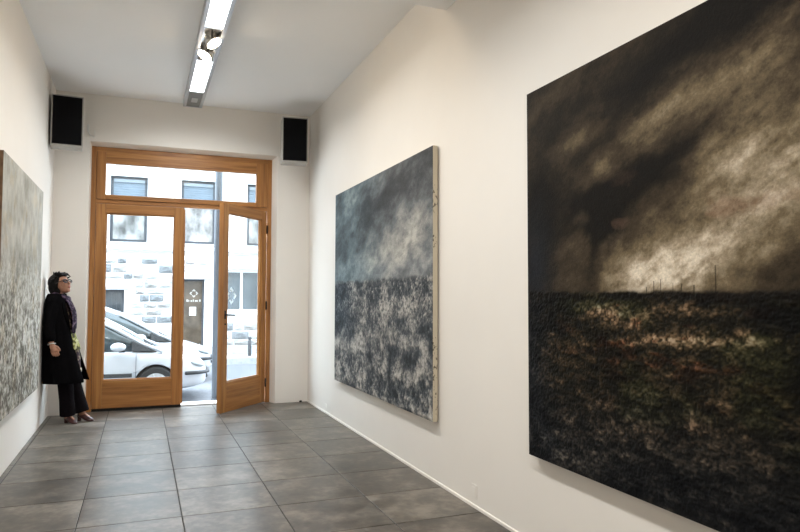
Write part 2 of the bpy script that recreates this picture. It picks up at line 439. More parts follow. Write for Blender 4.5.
bld = tag(empty('building', (0, YBd, SZ)), 'white street house with rough stone base and grey windows across the road', 'building')
BO = Vector((0, YBd, SZ))
opens = []     # (x0,x1,z0,z1) openings
upper = []
for k in range(-6, 7):
    x0 = -0.84 + 1.845*k
    upper.append((x0, x0+0.955, 2.87, 4.69))
lower_win = [(-1.62, -0.43, 0.92, 1.55), (-4.6, -3.4, 0.92, 1.55), (5.2, 6.4, 0.92, 2.14)]
shop_win = (2.19, 3.27, 0.92, 2.15)
door_o = (0.98, 1.68, -0.29, 1.86)
opens = upper + lower_win + [shop_win, door_o]
bx_l, bx_r, bz_t = -10.0, 12.0, 5.9  # unseen eaves kept low so more sky light reaches the room
gx = sorted({bx_l, bx_r} | {o[0] for o in opens} | {o[1] for o in opens})
gz = sorted({SZ, bz_t} | {o[2] for o in opens} | {o[3] for o in opens})
fac = MB()
for i in range(len(gx)-1):
    for j in range(len(gz)-1):
        cx, cz = (gx[i]+gx[i+1])/2, (gz[j]+gz[j+1])/2
        if any(o[0] < cx < o[1] and o[2] < cz < o[3] for o in opens): continue
        fac.add([(gx[i], YBd, gz[j]), (gx[i+1], YBd, gz[j]), (gx[i+1], YBd, gz[j+1]), (gx[i], YBd, gz[j+1])], [(0, 1, 2, 3)])
for o in opens:   # reveals
    x0, x1, z0, z1 = o; y0, y1 = YBd, YBd+0.2
    fac.add([(x0,y0,z0),(x0,y1,z0),(x0,y1,z1),(x0,y0,z1)], [(0,1,2,3)])
    fac.add([(x1,y0,z0),(x1,y1,z0),(x1,y1,z1),(x1,y0,z1)], [(0,1,2,3)])
    fac.add([(x0,y0,z1),(x1,y0,z1),(x1,y1,z1),(x0,y1,z1)], [(0,1,2,3)])
    fac.add([(x0,y0,z0),(x1,y0,z0),(x1,y1,z0),(x0,y1,z0)], [(0,1,2,3)])
fac.box(bx_l, bx_r, YBd+0.2, YBd+8, SZ, bz_t)
fac.build('facade', M_FAC, bld, off=BO, recalc=False)
MB().box(bx_l-0.3, bx_r+0.3, YBd-0.4, YBd+8.3, bz_t, bz_t+0.25).build('eaves', M_FAC, bld, off=BO, bevel=0.03)
mb = MB(); mb.rings([[(bx_l-0.3, YBd-0.4, bz_t+0.25), (bx_r+0.3, YBd-0.4, bz_t+0.25), (bx_r+0.3, YBd+8.3, bz_t+0.25), (bx_l-0.3, YBd+8.3, bz_t+0.25)],
                     [(bx_l+2, YBd+3.4, bz_t+2.4), (bx_r-2, YBd+3.4, bz_t+2.4), (bx_r-2, YBd+4.4, bz_t+2.4), (bx_l+2, YBd+4.4, bz_t+2.4)]])
mb.build('roof', mat('roof_tiles', (0.30, 0.13, 0.08), 0.8, noise=(10, 0.3)), bld, off=BO)
for z0, z1, d in ((2.66, 2.75, 0.07), (2.57, 2.62, 0.035)):
    MB().box(bx_l, bx_r, YBd-d, YBd-0.0005, z0, z1).build('string_course', M_FAC if d > 0.05 else M_KERB, bld, off=BO, bevel=0.01)
MB().box(bx_l, door_o[0]-0.12, YBd-0.05, YBd-0.0005, SZ, -0.06).build('plinth', M_KERB, bld, off=BO, bevel=0.01)
MB().box(door_o[1]+0.12, bx_r, YBd-0.05, YBd-0.0005, SZ, -0.06).build('plinth', M_KERB, bld, off=BO, bevel=0.01)

def far_window(o, kind):
    x0, x1, z0, z1 = o; t = 0.075; y = YBd+0.11
    m = M_FRAMEG if kind != 'shop' else M_FRAMEW
    root = MB()
    root.box(x0, x0+t, y, y+0.06, z0, z1); root.box(x1-t, x1, y, y+0.06, z0, z1)
    root.box(x0+t, x1-t, y, y+0.06, z0, z0+t); root.box(x0+t, x1-t, y, y+0.06, z1-t, z1)
    w = root.build('window', m, bld, off=BO)
    if kind == 'upper':
        MB().box(x0+t, x1-t, y+0.03, y+0.05, z0+t, z1-0.62).build('pane', M_CURT_REFL, w, off=BO)
        MB().box(x0+t, x1-t, y-0.03, y+0.058, z1-0.165, z1-t).build('shutter_box', M_SHUTBOX, w, off=BO)
        for q in range(7):
            zz = z1-0.165-0.065*(q+1)
            MB().box(x0+t, x1-t, y+0.002, y+0.03, zz+0.004, zz+0.064).build('shutter_slat', M_SHUT, w, off=BO)
        MB().box(x0-0.06, x1+0.06, YBd-0.06, YBd+0.1, z0-0.05, z0).build('window_sill', M_KERB, w, off=BO)
    elif kind == 'lower':
        xm = (x0+x1)/2
        MB().box(xm-0.03, xm+0.03, y, y+0.06, z0+t, z1-t).build('mullion', m, w, off=BO)
        for a, b_ in ((x0+t, xm-0.03), (xm+0.03, x1-t)):
            MB().box(a, b_, y+0.03, y+0.05, z0+t, z1-t).build('pane', M_PANE, w, off=BO)
            n = 4
            for q in range(1, n):
                xx = a+(b_-a)*q/n
                MB().box(xx-0.008, xx+0.008, y-0.04, y-0.024, z0+0.01, z1-0.01).build('window_bar', M_FRAMEG, w, off=BO)
    else:
        k = 3 if x1-x0 > 1.3 else 2
        xs_ = [x0+t+(x1-x0-2*t)*q/k for q in range(k+1)]
        for q in range(k):
            a, b_ = xs_[q]+(0.035 if q else 0), xs_[q+1]-(0.035 if q < k-1 else 0)
            MB().box(a, b_, y+0.03, y+0.05, z0+t, z1-t).build('pane', M_SHUT if False else M_PANE2, w, off=BO)
            if q: MB().box(xs_[q]-0.035, xs_[q]+0.035, y, y+0.06, z0+t, z1-t).build('mullion', m, w, off=BO)
    return w
M_PANE2 = mat('blue_grey_shop_glass', (0.095, 0.115, 0.13), 0.08, spec=0.7, noise=(3, 0.25, (1, 1, 0.4)))
for o in upper: far_window(o, 'upper')
for o in lower_win: far_window(o, 'lower' if o[3] < 2 else 'shop')
far_window(shop_win, 'shop')
# white surrounds
for (x0, x1, z0, z1) in lower_win[:2] + [shop_win]:
    t = 0.13
    MB().box(x1, x1+t, YBd-0.045, YBd-0.0005, z0-0.02, z1).build('window_surround', M_FAC, bld, off=BO, bevel=0.008)
    MB().box(x0-t, x0, YBd-0.045, YBd-0.0005, z0-0.02, z1).build('window_surround', M_FAC, bld, off=BO, bevel=0.008)
    MB().box(x0-t, x1+t, YBd-0.06, YBd-0.0005, z1, z1+0.07).build('lintel', M_KERB, bld, off=BO, bevel=0.008)
    MB().box(x0-t, x1+t, YBd-0.06, YBd-0.0005, z0-0.10, z0-0.02).build('window_sill', M_FAC, bld, off=BO, bevel=0.008)
# shop door
x0, x1, z0, z1 = door_o
MB().box(x1, x1+0.15, YBd-0.06, YBd-0.0005, SZ, z1).build('door_surround', M_FAC, bld, off=BO, bevel=0.008)
MB().box(x0-0.15, x0, YBd-0.06, YBd-0.0005, SZ, z1).build('door_surround', M_FAC, bld, off=BO, bevel=0.008)
MB().box(x0-0.2, x1+0.2, YBd-0.10, YBd-0.0005, z1, z1+0.10).build('lintel', M_KERB, bld, off=BO, bevel=0.008)
MB().box(x0, x1, YBd-0.12, YBd+0.19, SZ, z0).build('door_step', M_KERB, bld, off=BO, bevel=0.01)
dm = MB(); y = YBd+0.12; t = 0.055
dm.box(x0, x0+t, y, y+0.05, z0, z1); dm.box(x1-t, x1, y, y+0.05, z0, z1); dm.box(x0+t, x1-t, y, y+0.05, z1-t, z1); dm.box(x0+t, x1-t, y, y+0.05, z0, z0+0.12)
sd = dm.build('shop_door', M_FRAMEG, bld, off=BO)
MB().box(x0+t, x1-t, y+0.02, y+0.035, z0+0.12, z1-t).build('pane', M_SHOPIN, sd, off=BO)
MB().box(1.285, 1.465, y+0.008, y+0.012, 0.83, 1.07).build('paper_notice', M_PAPER, sd, off=BO)
M_FAINT = mat('frosted_sticker_film', (0.42, 0.41, 0.38), 0.6, noise=(40, 0.1))
chevrons((1.40, 1.46), 0.12, y+0.018, 'sticker_chevron', M_FAINT, sd, off=BO)
for k, wd in enumerate((0.05, 0.02, 0.04, 0.03, 0.05, 0.02, 0.04)):
    MB().box(1.20+0.058*k, 1.20+0.058*k+wd, y+0.014, y+0.018, 1.22, 1.265 if k % 3 else 1.285).build('sticker_stroke', M_FAINT, sd, off=BO)

# rough stones of the base: courses of separate blocks
stones = []
z = -0.05; rs = random.Random(3)
row = 0
while z < 2.42:
    hgt = rs.choice((0.17, 0.21, 0.25))
    x = -5.2 + rs.random()*0.3
    while x < 7.4:
        w = rs.uniform(0.24, 0.55)
        a, b_ = x+0.012, x+w-0.012
        ok = True
        for o in opens:
            if b_ > o[0]-0.17 and a < o[1]+0.17 and z+hgt > o[2]-0.12 and z < o[3]+0.12: ok = False
        if z+hgt > 2.55: ok = False
        if z > 1.9 and rs.random() < 0.30: ok = False
        if ok: stones.append((a, b_, z+0.012, z+hgt-0.012))
        x += w
    z += hgt; row += 1
stones.sort(key=lambda s: abs((s[0]+s[1])/2-1.0))
stone_mesh = []
for q in range(6):
    bm = bmesh.new(); nn = 4; rr = random.Random(q)
    grid = [[None]*(nn+1) for _ in range(nn+1)]
    for i in range(nn+1):
        for j in range(nn+1):
            edge = i in (0, nn) or j in (0, nn)
            px, pz = i/nn, j/nn
            if not edge: px += rr.uniform(-.08, .08); pz += rr.uniform(-.08, .08)
            grid[i][j] = bm.verts.new((px, 0.0 if edge else -rr.uniform(0.35, 1.0), pz))
    for i in range(nn):
        for j in range(nn):
            bm.faces.new((grid[i][j], grid[i+1][j], grid[i+1][j+1], grid[i][j+1]))
    me = bpy.data.meshes.new('stone'); bm.to_mesh(me); bm.free()
    me.materials.append(M_FSTONE[q % 3]); stone_mesh.append(me)
for a, b_, z0, z1 in stones[:290]:
    o = bpy.data.objects.new('stone', stone_mesh[rs.randrange(6)])
    o.location = Vector((a, YBd-0.003, z0)) - BO
    o.scale = (b_-a, 0.085, z1-z0); o.parent = bld
    link(o)

# short dark bollard on the far pavement
bo = tag(empty('bollard', (2.86, 18.75, -0.29)), 'short dark bollard on the pavement below the shop window', 'bollard')
mb = MB(); mb.tube([(0, 0, 0), (0, 0, 0.42), (0, 0, 0.45)], [0.05, 0.05, 0.035], 14); mb.build('stem', M_FRAMEG, bo, smooth=True)
mb = MB(); mb.ellipsoid((0, 0, 0.49), (0.055, 0.055, 0.055), 14, 8); mb.build('cap', M_FRAMEG, bo, smooth=True)

# ================================================================== CARS
M_CARW = mat('white_car_paint', (0.44, 0.45, 0.475), 0.28, coat=0.6, noise=(2, 0.02))
M_CARG = mat('car_tinted_glass', (0.03, 0.045, 0.05), 0.05, spec=0.7, noise=(2.5, 0.45))
M_CARB = mat('black_car_trim', (0.022, 0.023, 0.025), 0.6, noise=(30, 0.2))
M_TYRE = mat('tyre_rubber', (0.018, 0.018, 0.018), 0.85, noise=(40, 0.2))
M_RIM = mat('silver_wheel', (0.50, 0.51, 0.52), 0.35, 0.7, noise=(20, 0.1))
M_LENS = mat('headlight_lens', (0.35, 0.40, 0.42), 0.08, spec=0.8, noise=(10, 0.3))
M_TAIL = mat('tail_light_red', (0.35, 0.02, 0.02), 0.15, noise=(10, 0.2))

def make_car(label):
    root = empty('parked_car')
    tag(root, label, 'car', 'white cars parked in the street')
    # body: stations along the length, nose at x = 0, facing +x
    st = [(0.00, 0.50, 0.32, 0.50, 0.60), (-0.05, 0.63, 0.27, 0.56, 0.665), (-0.18, 0.745, 0.23, 0.64, 0.735), (-0.42, 0.815, 0.20, 0.745, 0.815),
          (-0.68, 0.845, 0.19, 0.82, 0.885), (-1.00, 0.855, 0.18, 0.87, 0.93), (-1.9, 0.865, 0.18, 0.895, 0.95), (-2.8, 0.865, 0.18, 0.915, 0.96),
          (-3.6, 0.86, 0.19, 0.935, 0.97), (-4.0, 0.84, 0.22, 0.94, 0.98), (-4.2, 0.80, 0.27, 0.90, 0.97), (-4.27, 0.72, 0.32, 0.80, 0.90)]
    rings = []
    for x, w, zb, zs, zt in st:
        h = [(0.0, zb), (w*0.80, zb), (w*0.96, zb+0.05), (w*1.0, zb+(zs-zb)*0.45), (w*0.985, zb+(zs-zb)*0.78), (w*0.955, zs), (w*0.86, zs+(zt-zs)*0.62), (w*0.5, zs+(zt-zs)*0.93), (0.0, zt)]
        ring = [(x, -a, b_) for a, b_ in h] + [(x, a, b_) for a, b_ in h[-2:0:-1]]
        rings.append(ring)
    mb = MB(); mb.rings(rings)
    body = mb.build('body', M_CARW, root, smooth=True)
    sub = body.modifiers.new('s', 'SUBSURF'); sub.levels = 2
    apply_mods(body)
    cut = MB()
    for wx in (-0.87, -3.55):
        cut.disc_cyl((wx, 0, 0.315), (0, 1, 0), 0.355, 3.0, 40)
    cutter = cut.build('cutter', M_CARB)
    bo_ = body.modifiers.new('b', 'BOOLEAN'); bo_.operation = 'DIFFERENCE'; bo_.object = cutter; bo_.solver = 'EXACT'
    apply_mods(body)
    bpy.data.objects.remove(cutter)
    mb = MB()
    for wx in (-0.87, -3.55):
        mb.box(wx-0.36, wx+0.36, -0.60, 0.60, 0.2, 0.66)
    mb.build('wheel_housing', M_CARB, root)
    # cabin glass
    gs = [(-0.86, 0.70, 0.88, 0.70, 0.885), (-1.10, 0.755, 0.895, 0.70, 1.03), (-1.48, 0.79, 0.905, 0.655, 1.26), (-1.85, 0.80, 0.91, 0.625, 1.46), (-2.15, 0.80, 0.91, 0.615, 1.575),
          (-2.8, 0.80, 0.92, 0.605, 1.585), (-3.4, 0.795, 0.93, 0.595, 1.545), (-3.85, 0.77, 0.94, 0.57, 1.43), (-4.15, 0.73, 0.95, 0.55, 1.02)]
    def ring_at(x, wb, zb, wt, zt, off=0.0):
        h = [(0, zb), (wb+off, zb), (wb*0.52+wt*0.48+0.025+off, zb*0.45+zt*0.55), (wt+off, zt-0.035), (wt-0.06, zt+off), (0, zt+0.018+off)]
        return [(x, -a, b_) for a, b_ in h] + [(x, a, b_) for a, b_ in h[-2:0:-1]]
    mb = MB(); mb.rings([ring_at(*q) for q in gs]); mb.build('cabin_glass', M_CARG, root, smooth=True)
    # roof shell
    mb = MB(); rr = []
    for x, wb, zb, wt, zt in gs[3:8]:
        a = [(-wt-0.012, zt-0.06), (-wt-0.012, zt-0.03), (-wt+0.055, zt+0.010), (0, zt+0.03), (wt-0.055, zt+0.010), (wt+0.012, zt-0.03), (wt+0.012, zt-0.06), (0, zt-0.01)]
        rr.append([(x, p, q) for p, q in a])
    mb.rings(rr); mb.build('roof', M_CARW, root, smooth=True)
    # pillars
    for s in (-1, 1):
        pts = [Vector((x, s*(wt+0.004), zt-0.012)) for x, wb, zb, wt, zt in gs[:4]]
        pts[0] = Vector((-0.76, s*0.77, 0.875))
        mb = MB(); mb.tube(pts, [0.03, 0.034, 0.034, 0.034], 8); mb.build('windscreen_pillar', M_CARW, root, smooth=True)
        for x in (-2.12, -3.25):
            mb = MB(); mb.tube([(x, s*0.80, 0.90), (x-0.02, s*0.735, 1.26), (x-0.06, s*0.615, 1.55)], [0.045, 0.04, 0.04], 6); mb.build('door_pillar', M_CARB if x > -3 else M_CARW, root, smooth=True)
        # black quarter-light corner behind the windscreen pillar
        q = [(-0.90, 0.80, 0.892), (-1.26, 0.815, 0.905), (-1.26, 0.765, 1.07), (-0.94, 0.785, 0.91)]
        mb = MB(); mb.add([(x_, s*y_, z_) for x_, y_, z_ in q] + [(x_, s*(y_-0.04), z_) for x_, y_, z_ in q],
                          [(0,1,2,3),(4,7,6,5),(0,4,5,1),(1,5,6,2),(2,6,7,3),(3,7,4,0)])
        mb.build('corner_panel', M_CARB, root)
        # mirror
        mr_ = MB(); mr_.ellipsoid((-1.47, s*0.955, 0.985), (0.125, 0.105, 0.075), 14, 8); mi = mr_.build('mirror', M_CARW, root, smooth=True)
        MB().box(-1.46, -1.36, s*0.90-0.06, s*0.90+0.06, 0.895, 0.925).build('mirror_foot', M_CARB, mi, bevel=0.008)
        # side rub strip, door seams, handle
        for a, b_ in ((-2.10, -1.25), (-3.12, -2.18)):
            MB().box(a, b_, s*0.868-0.014, s*0.868+0.014, 0.47, 0.535).build('rub_strip', M_CARB, root, bevel=0.006)
        for x in (-1.19, -2.14, -3.14):
            MB().box(x-0.004, x+0.004, s*0.862-0.006, s*0.862+0.006, 0.28, 0.86).build('door_seam', M_CARB, root)
        for x in (-1.98, -2.98):
            MB().box(x-0.09, x+0.09, s*0.868-0.02, s*0.868+0.02, 0.78, 0.81).build('door_handle', M_CARW, root, bevel=0.006)
        # head and tail lights
        hb = MB(); hb.ellipsoid((-0.20, s*0.62, 0.655), (0.17, 0.13, 0.062), 14, 8, Matrix.Rotation(math.radians(18), 3, 'Y') @ Matrix.Rotation(-s*0.5, 3, 'Z')); hb.build('headlight', M_LENS, root, smooth=True)
        tb = MB(); tb.ellipsoid((-4.16, s*0.70, 1.0), (0.10, 0.09, 0.16), 12, 8); tb.build('tail_light', M_TAIL, root, smooth=True)
        # wheels
        for wx in (-0.87, -3.55):
            ty = MB(); ty.tube([(wx, s*0.64, 0.315), (wx, s*0.66, 0.315), (wx, s*0.82, 0.315), (wx, s*0.84, 0.315)], [0.27, 0.315, 0.315, 0.285], 28)
            wh = ty.build('wheel', M_TYRE, root)
            rim = MB(); rim.tube([(wx, s*0.80, 0.315), (wx, s*0.843, 0.315)], [0.215, 0.205], 24); rim.tube([(wx, s*0.83, 0.315), (wx, s*0.858, 0.315)], 0.05, 12)
            for k in range(7):
                a = 2*math.pi*k/7
                rim.tube([(wx+0.05*math.cos(a), s*0.848, 0.315+0.05*math.sin(a)), (wx+0.195*math.cos(a), s*0.848, 0.315+0.195*math.sin(a))], 0.018, 6)
            rim.build('rim', M_RIM, wh)
    # bumper rub strip follows the nose
    def noseline(dz, off):
        pts = []
        for x, w in ((-0.40, 0.822), (-0.18, 0.752), (-0.05, 0.645), (0.0, 0.52), (0.012, 0.30), (0.014, 0)):
            pts.append((x+off, -w-off, dz))
        return pts + [(x, -y_, z_) for x, y_, z_ in pts[-2::-1]]
    mb = MB(); mb.tube(noseline(0.50, 0.012), 0.032, 8); mb.build('bumper_strip', M_CARB, root, smooth=True)
    mb = MB(); mb.tube([(-0.008, -0.42, 0.40), (0.006, -0.2, 0.395), (0.008, 0, 0.395), (0.006, 0.2, 0.395), (-0.008, 0.42, 0.40)], 0.03, 8); mb.build('grille', M_CARB, root, smooth=True)
    for k in (0, 1):
        mb = MB(); mb.tube([(-0.93, -0.55+0.6*k, 0.95), (-1.06, -0.05+0.55*k, 1.02)], 0.010, 6); mb.build('wiper', M_CARB, root)
    return root

def copy_tree(o, parent=None):
    c = o.copy(); link(c); c.parent = parent
    for ch in list(o.children): copy_tree(ch, c)
    return c
car = make_car('white people carrier parked by the kerb, side mirror and front wheel showing')
car.location = (1.13, 12.0+0.86, SZ)
car2 = copy_tree(car)
car2['label'] = 'white car half hidden behind the people carrier at the kerb'
car2.location = (1.46, 14.6+0.86, SZ)

# ================================================================== CEILING LIGHT
M_PANEL = emit_mat('fluorescent_diffuser', (0.90, 0.97, 1.0), PANEL_EMIT)
M_HALO = emit_mat('halogen_bulb', (1.0, 0.82, 0.58), 60.0)
M_CHROME = mat('polished_reflector', (0.75, 0.73, 0.70), 0.18, 1.0, noise=(50, 0.15))
FXL, FXR = 0.432, 0.652
FXC = (FXL+FXR)/2
M_DULL = mat('dull_grey_plate', (0.20, 0.20, 0.19), 0.5, 0.3, noise=(20, 0.1))
def look_rot(d):
    return Vector(d).to_track_quat('-Z', 'Y').to_euler()
def ceiling_light(label, fy0, fy1, ztop, segs, spots, blank):
    FZB = ztop - 0.087
    fix = tag(empty('ceiling_light', (FXC, (fy0+fy1)/2, FZB)), label, 'light')
    FO = fix.location.copy()
    def fx(mb, name, m, parent=fix, **k): return mb.build(name, m, parent, off=FO, **k)
    fx(MB().box(FXL, FXL+0.034, fy0, fy1, FZB, ztop-0.001), 'side_rail', M_ALU, bevel=0.003)
    fx(MB().box(FXR-0.034, FXR, fy0, fy1, FZB, ztop-0.001), 'side_rail', M_ALU, bevel=0.003)
    fx(MB().box(FXL+0.034, FXR-0.034, fy0, fy1, ztop-0.03, ztop-0.001), 'back_plate', M_ALU)
    fx(MB().box(FXL+0.001, FXR-0.001, fy1, fy1+0.006, FZB, ztop-0.001), 'end_cap', M_ALU)
    if blank:   # blank end section with a small fitting
        fx(MB().box(FXL+0.035, FXR-0.035, blank, fy1-0.001, FZB+0.006, FZB+0.012), 'blank_plate', M_DULL)
        fx(MB().box(FXC-0.035, FXC+0.035, blank+0.23, blank+0.40, FZB-0.006, FZB+0.005), 'junction_cover', M_ALU, bevel=0.003)
    for a, b_ in segs:
        fx(MB().box(FXL+0.036, FXR-0.036, a, b_, FZB+0.004, FZB+0.014), 'diffuser', M_PANEL)
        al = bpy.data.lights.new('fluorescent', 'AREA'); al.shape = 'RECTANGLE'; al.size = 0.144; al.size_y = b_-a-0.01
        al.energy = PANEL_W; al.color = (0.93, 0.97, 1.0); al.spread = math.radians(159)
        ao = bpy.data.objects.new('fluorescent_glow', al); ao.location = Vector((FXC, (a+b_)/2, FZB+0.0015)) - FO; ao.parent = fix; link(ao)
        fx(MB().box(FXL+0.036, FXR-0.036, b_-0.001, b_+0.02, FZB+0.001, FZB+0.03), 'divider', M_ALU)
        fx(MB().box(FXL+0.036, FXR-0.036, a-0.022, a-0.001, FZB+0.001, FZB+0.03), 'divider', M_ALU)
    for sy, half, dy in spots:
        fx(MB().box(FXL+0.036, FXR-0.036, sy-half, sy+half, FZB+0.030, FZB+0.036), 'spot_tray', M_CHROME)
        for q, s in ((0, 1), (1, -1)):
            py = sy + (dy if q else -dy)
            aim = Vector((s*0.50, (-0.20 if q else -0.30), -0.85)).normalized()
            c = Vector((FXC, py, FZB+0.002))
            mb = MB(); mb.tube([c-aim*0.045, c-aim*0.03, c+aim*0.05, c+aim*0.056], [0.035, 0.055, 0.074, 0.070], 20, cap=False)
            sp = fx(mb, 'spotlight', M_CHROME, smooth=True)
            mb = MB(); mb.tube([c+aim*0.044, c+aim*0.052], [0.068, 0.068], 20); fx(mb, 'bulb', M_HALO, sp)
            mb = MB()
            for z_ in (-1, 1):
                mb.box(FXC-0.006, FXC+0.006, py+z_*0.078-0.003, py+z_*0.078+0.003, FZB-0.02, FZB+0.03)
            fx(mb, 'gimbal', M_BLACKM, sp)
            ld = bpy.data.lights.new('halogen', 'SPOT'); ld.energy = SPOT_W; ld.color = (1.0, 0.80, 0.56)
            ld.spot_size = math.radians(150); ld.spot_blend = 1.0; ld.shadow_soft_size = 0.06
            lo = bpy.data.objects.new('halogen_beam', ld); lo.location = c + aim*0.075 - FO
            lo.rotation_euler = look_rot(aim); lo.parent = fix; link(lo)
    return fix
ceiling_light('long aluminium ceiling light with glowing white panels and a pair of spotlights', 4.36, 8.345, ZC,
              [(6.65, 7.71), (4.73, 5.79)], [(6.22, 0.405, 0.17), (4.55, 0.15, 0.08)], 7.72)
ceiling_light('unseen aluminium ceiling light added on the lowered ceiling to light the near half', -2.6, 3.6, ZD,
              [(2.50, 3.56), (0.62, 1.68), (-1.30, -0.24)], [(2.09, 0.38, 0.17), (0.18, 0.38, 0.17)], None)  # out of view, added to light the near half of the room

# ================================================================== LOUDSPEAKERS
M_SPKF = mat('black_speaker_cloth', (0.006, 0.006, 0.007), 0.95, noise=(120, 0.3), spec=0.1)
M_SPKB = mat('grey_speaker_cabinet', (0.42, 0.40, 0.37), 0.55, noise=(30, 0.06))
def loudspeaker(loc, rz, label, side):
    r = empty('loudspeaker', loc, rz); tag(r, label, 'loudspeaker', 'wall loudspeakers')
    w, d, h = 0.315, 0.22, 0.565
    cb = MB(); cb.box(-w/2, w/2, -d/2+0.02, d/2, 0, h); cb.build('cabinet', M_SPKB, r, bevel=0.008)
    fb = MB(); t = 0.012
    fb.box(-w/2, -w/2+t, -d/2, -d/2+0.0195, 0, h); fb.box(w/2-t, w/2, -d/2, -d/2+0.0195, 0, h)
    fb.box(-w/2+t, w/2-t, -d/2, -d/2+0.0195, 0, 0.024); fb.box(-w/2+t, w/2-t, -d/2, -d/2+0.0195, h-t, h)
    fb.build('front_frame', M_SPKB, r)
    MB().box(-w/2+t, w/2-t, -d/2-0.006, -d/2+0.019, 0.024, h-t).build('grille', M_SPKF, r, bevel=0.004)
    bk = MB(); bk.box(-0.03, 0.03, d/2, d/2+0.36, h*0.42, h*0.58); bk.build('bracket', M_BLACKM, r)
    return r
loudspeaker((-0.800, 8.05, 3.008), math.radians(5), 'black fronted grey loudspeaker up in the corner above the woman', -1)
loudspeaker((1.750, 8.08, 3.034), math.radians(-6), 'black fronted grey loudspeaker up in the corner by the open door leaf', 1)

# small white fittings on the walls
def wall_plate(name, loc, rz, w, h, label, cat):
    r = empty(name, loc, rz); tag(r, label, cat)
    MB().box(-w/2, w/2, -0.004, 0, 0, h).build('plate', M_WALL, r, bevel=0.0015)
    MB().box(-w*0.3, w*0.3, -0.006, -0.0038, h*0.22, h*0.78).build('insert', M_WALL, r, bevel=0.001)
    return r
wall_plate('wall_socket', (XR, 3.88, 0.065), -math.pi/2, 0.075, 0.085, 'white socket plate low on the wall between the paintings', 'socket')
wall_plate('cable_outlet', (XR, 7.60, 0.060), -math.pi/2, 0.05, 0.05, 'tiny white cable outlet near the floor by the door corner', 'socket')
wf_ = tag(empty('wall_clip', (-0.625, YE, 3.27)), 'small white cable clip on the wall beside the corner loudspeaker', 'clip')
MB().box(-0.012, 0.012, -0.02, 0, 0.06, 0.14).build('clip_body', M_WHITEPL, wf_, bevel=0.004)
mb = MB(); mb.tube([(0, -0.012, 0.06), (0.02, -0.014, 0.02), (0.06, -0.012, 0.0), (0.075, -0.012, 0.07)], 0.006, 6); mb.build('cable', M_WHITEPL, wf_, smooth=True)
# small dark stop at the foot of the far wall
ds = tag(empty('door_stop', (1.965, YE-0.02, 0.0)), 'small black rubber door stop at the foot of the wall', 'door stop')
mb = MB(); mb.tube([(0, 0, 0), (0, 0, 0.016), (0, 0, 0.022)], [0.02, 0.018, 0.012], 12); mb.build('stop_rubber', M_BLACKM, ds, smooth=True)

# ================================================================== PAINTINGS
def _lat(ix, iy, seed):
    n = (ix.astype(np.int64)*374761393 + iy.astype(np.int64)*668265263 + seed*1442695041) & 0x7fffffff
    n = ((n ^ (n >> 13)) * 1274126177) & 0x7fffffff
    n = n ^ (n >> 16)
    return (n & 0xffff)/65535.0
def vnoise(x, y, seed):
    ix, iy = np.floor(x), np.floor(y); fx_, fy_ = x-ix, y-iy
    fx_ = fx_*fx_*(3-2*fx_); fy_ = fy_*fy_*(3-2*fy_)
    a, b_ = _lat(ix, iy, seed), _lat(ix+1, iy, seed); c, d = _lat(ix, iy+1, seed), _lat(ix+1, iy+1, seed)
    return (a*(1-fx_)+b_*fx_)*(1-fy_) + (c*(1-fx_)+d*fx_)*fy_
def fbm(x, y, seed, octv=5, gain=0.5):
    s = np.zeros_like(x); a = 1.0; t = 0
    for o in range(octv):
        s += a*vnoise(x*2**o+17.3*o, y*2**o-9.1*o, seed+o); t += a; a *= gain
    return s/t
def gauss(u, v, cu, cv, su, sv, ang=0.0):
    c, s = math.cos(math.radians(ang)), math.sin(math.radians(ang))
    du, dv = u-cu, v-cv
    p, q = du*c+dv*s, -du*s+dv*c
    return np.exp(-(p/su)**2-(q/sv)**2)
def ramp(t, stops):
    t = np.clip(t, stops[0][0], stops[-1][0]); out = np.zeros(t.shape+(3,))
    for k in range(3):
        out[..., k] = np.interp(t, [s[0] for s in stops], [s[1][k] for s in stops])
    return out
def sm(e0, e1, x):
    t = np.clip((x-e0)/(e1-e0), 0, 1); return t*t*(3-2*t)
def lerp(a, b_, t): return a*(1-t[..., None]) + np.asarray(b_)*t[..., None]

def paint_mat(name, rough, spec, bscale, bstr, mod):
    M = mat(name, (0.3, 0.3, 0.3), rough, spec=spec)
    nt = M.node_tree; P = nt.nodes['Principled BSDF']; L = nt.links
    at = nt.nodes.new('ShaderNodeAttribute'); at.attribute_name = 'pigment'
    tc = nt.nodes.new('ShaderNodeTexCoord')
    n = nt.nodes.new('ShaderNodeTexNoise'); n.inputs['Scale'].default_value = bscale; n.inputs['Detail'].default_value = 6; n.inputs['Roughness'].default_value = 0.65
    L.new(tc.outputs['Object'], n.inputs['Vector'])
    mr_ = nt.nodes.new('ShaderNodeMapRange'); mr_.inputs[1].default_value = 0.25; mr_.inputs[2].default_value = 0.75
    mr_.inputs[3].default_value = 1-mod; mr_.inputs[4].default_value = 1+mod
    L.new(n.outputs[0], mr_.inputs[0])
    vm = nt.nodes.new('ShaderNodeVectorMath'); vm.operation = 'SCALE'
    L.new(at.outputs['Color'], vm.inputs[0]); L.new(mr_.outputs[0], vm.inputs['Scale'])
    L.new(vm.outputs[0], P.inputs['Base Color'])
    b = nt.nodes.new('ShaderNodeBump'); b.inputs['Strength'].default_value = bstr; b.inputs['Distance'].default_value = 0.004
    L.new(n.outputs[0], b.inputs['Height']); L.new(b.outputs[0], P.inputs['Normal'])
    return M

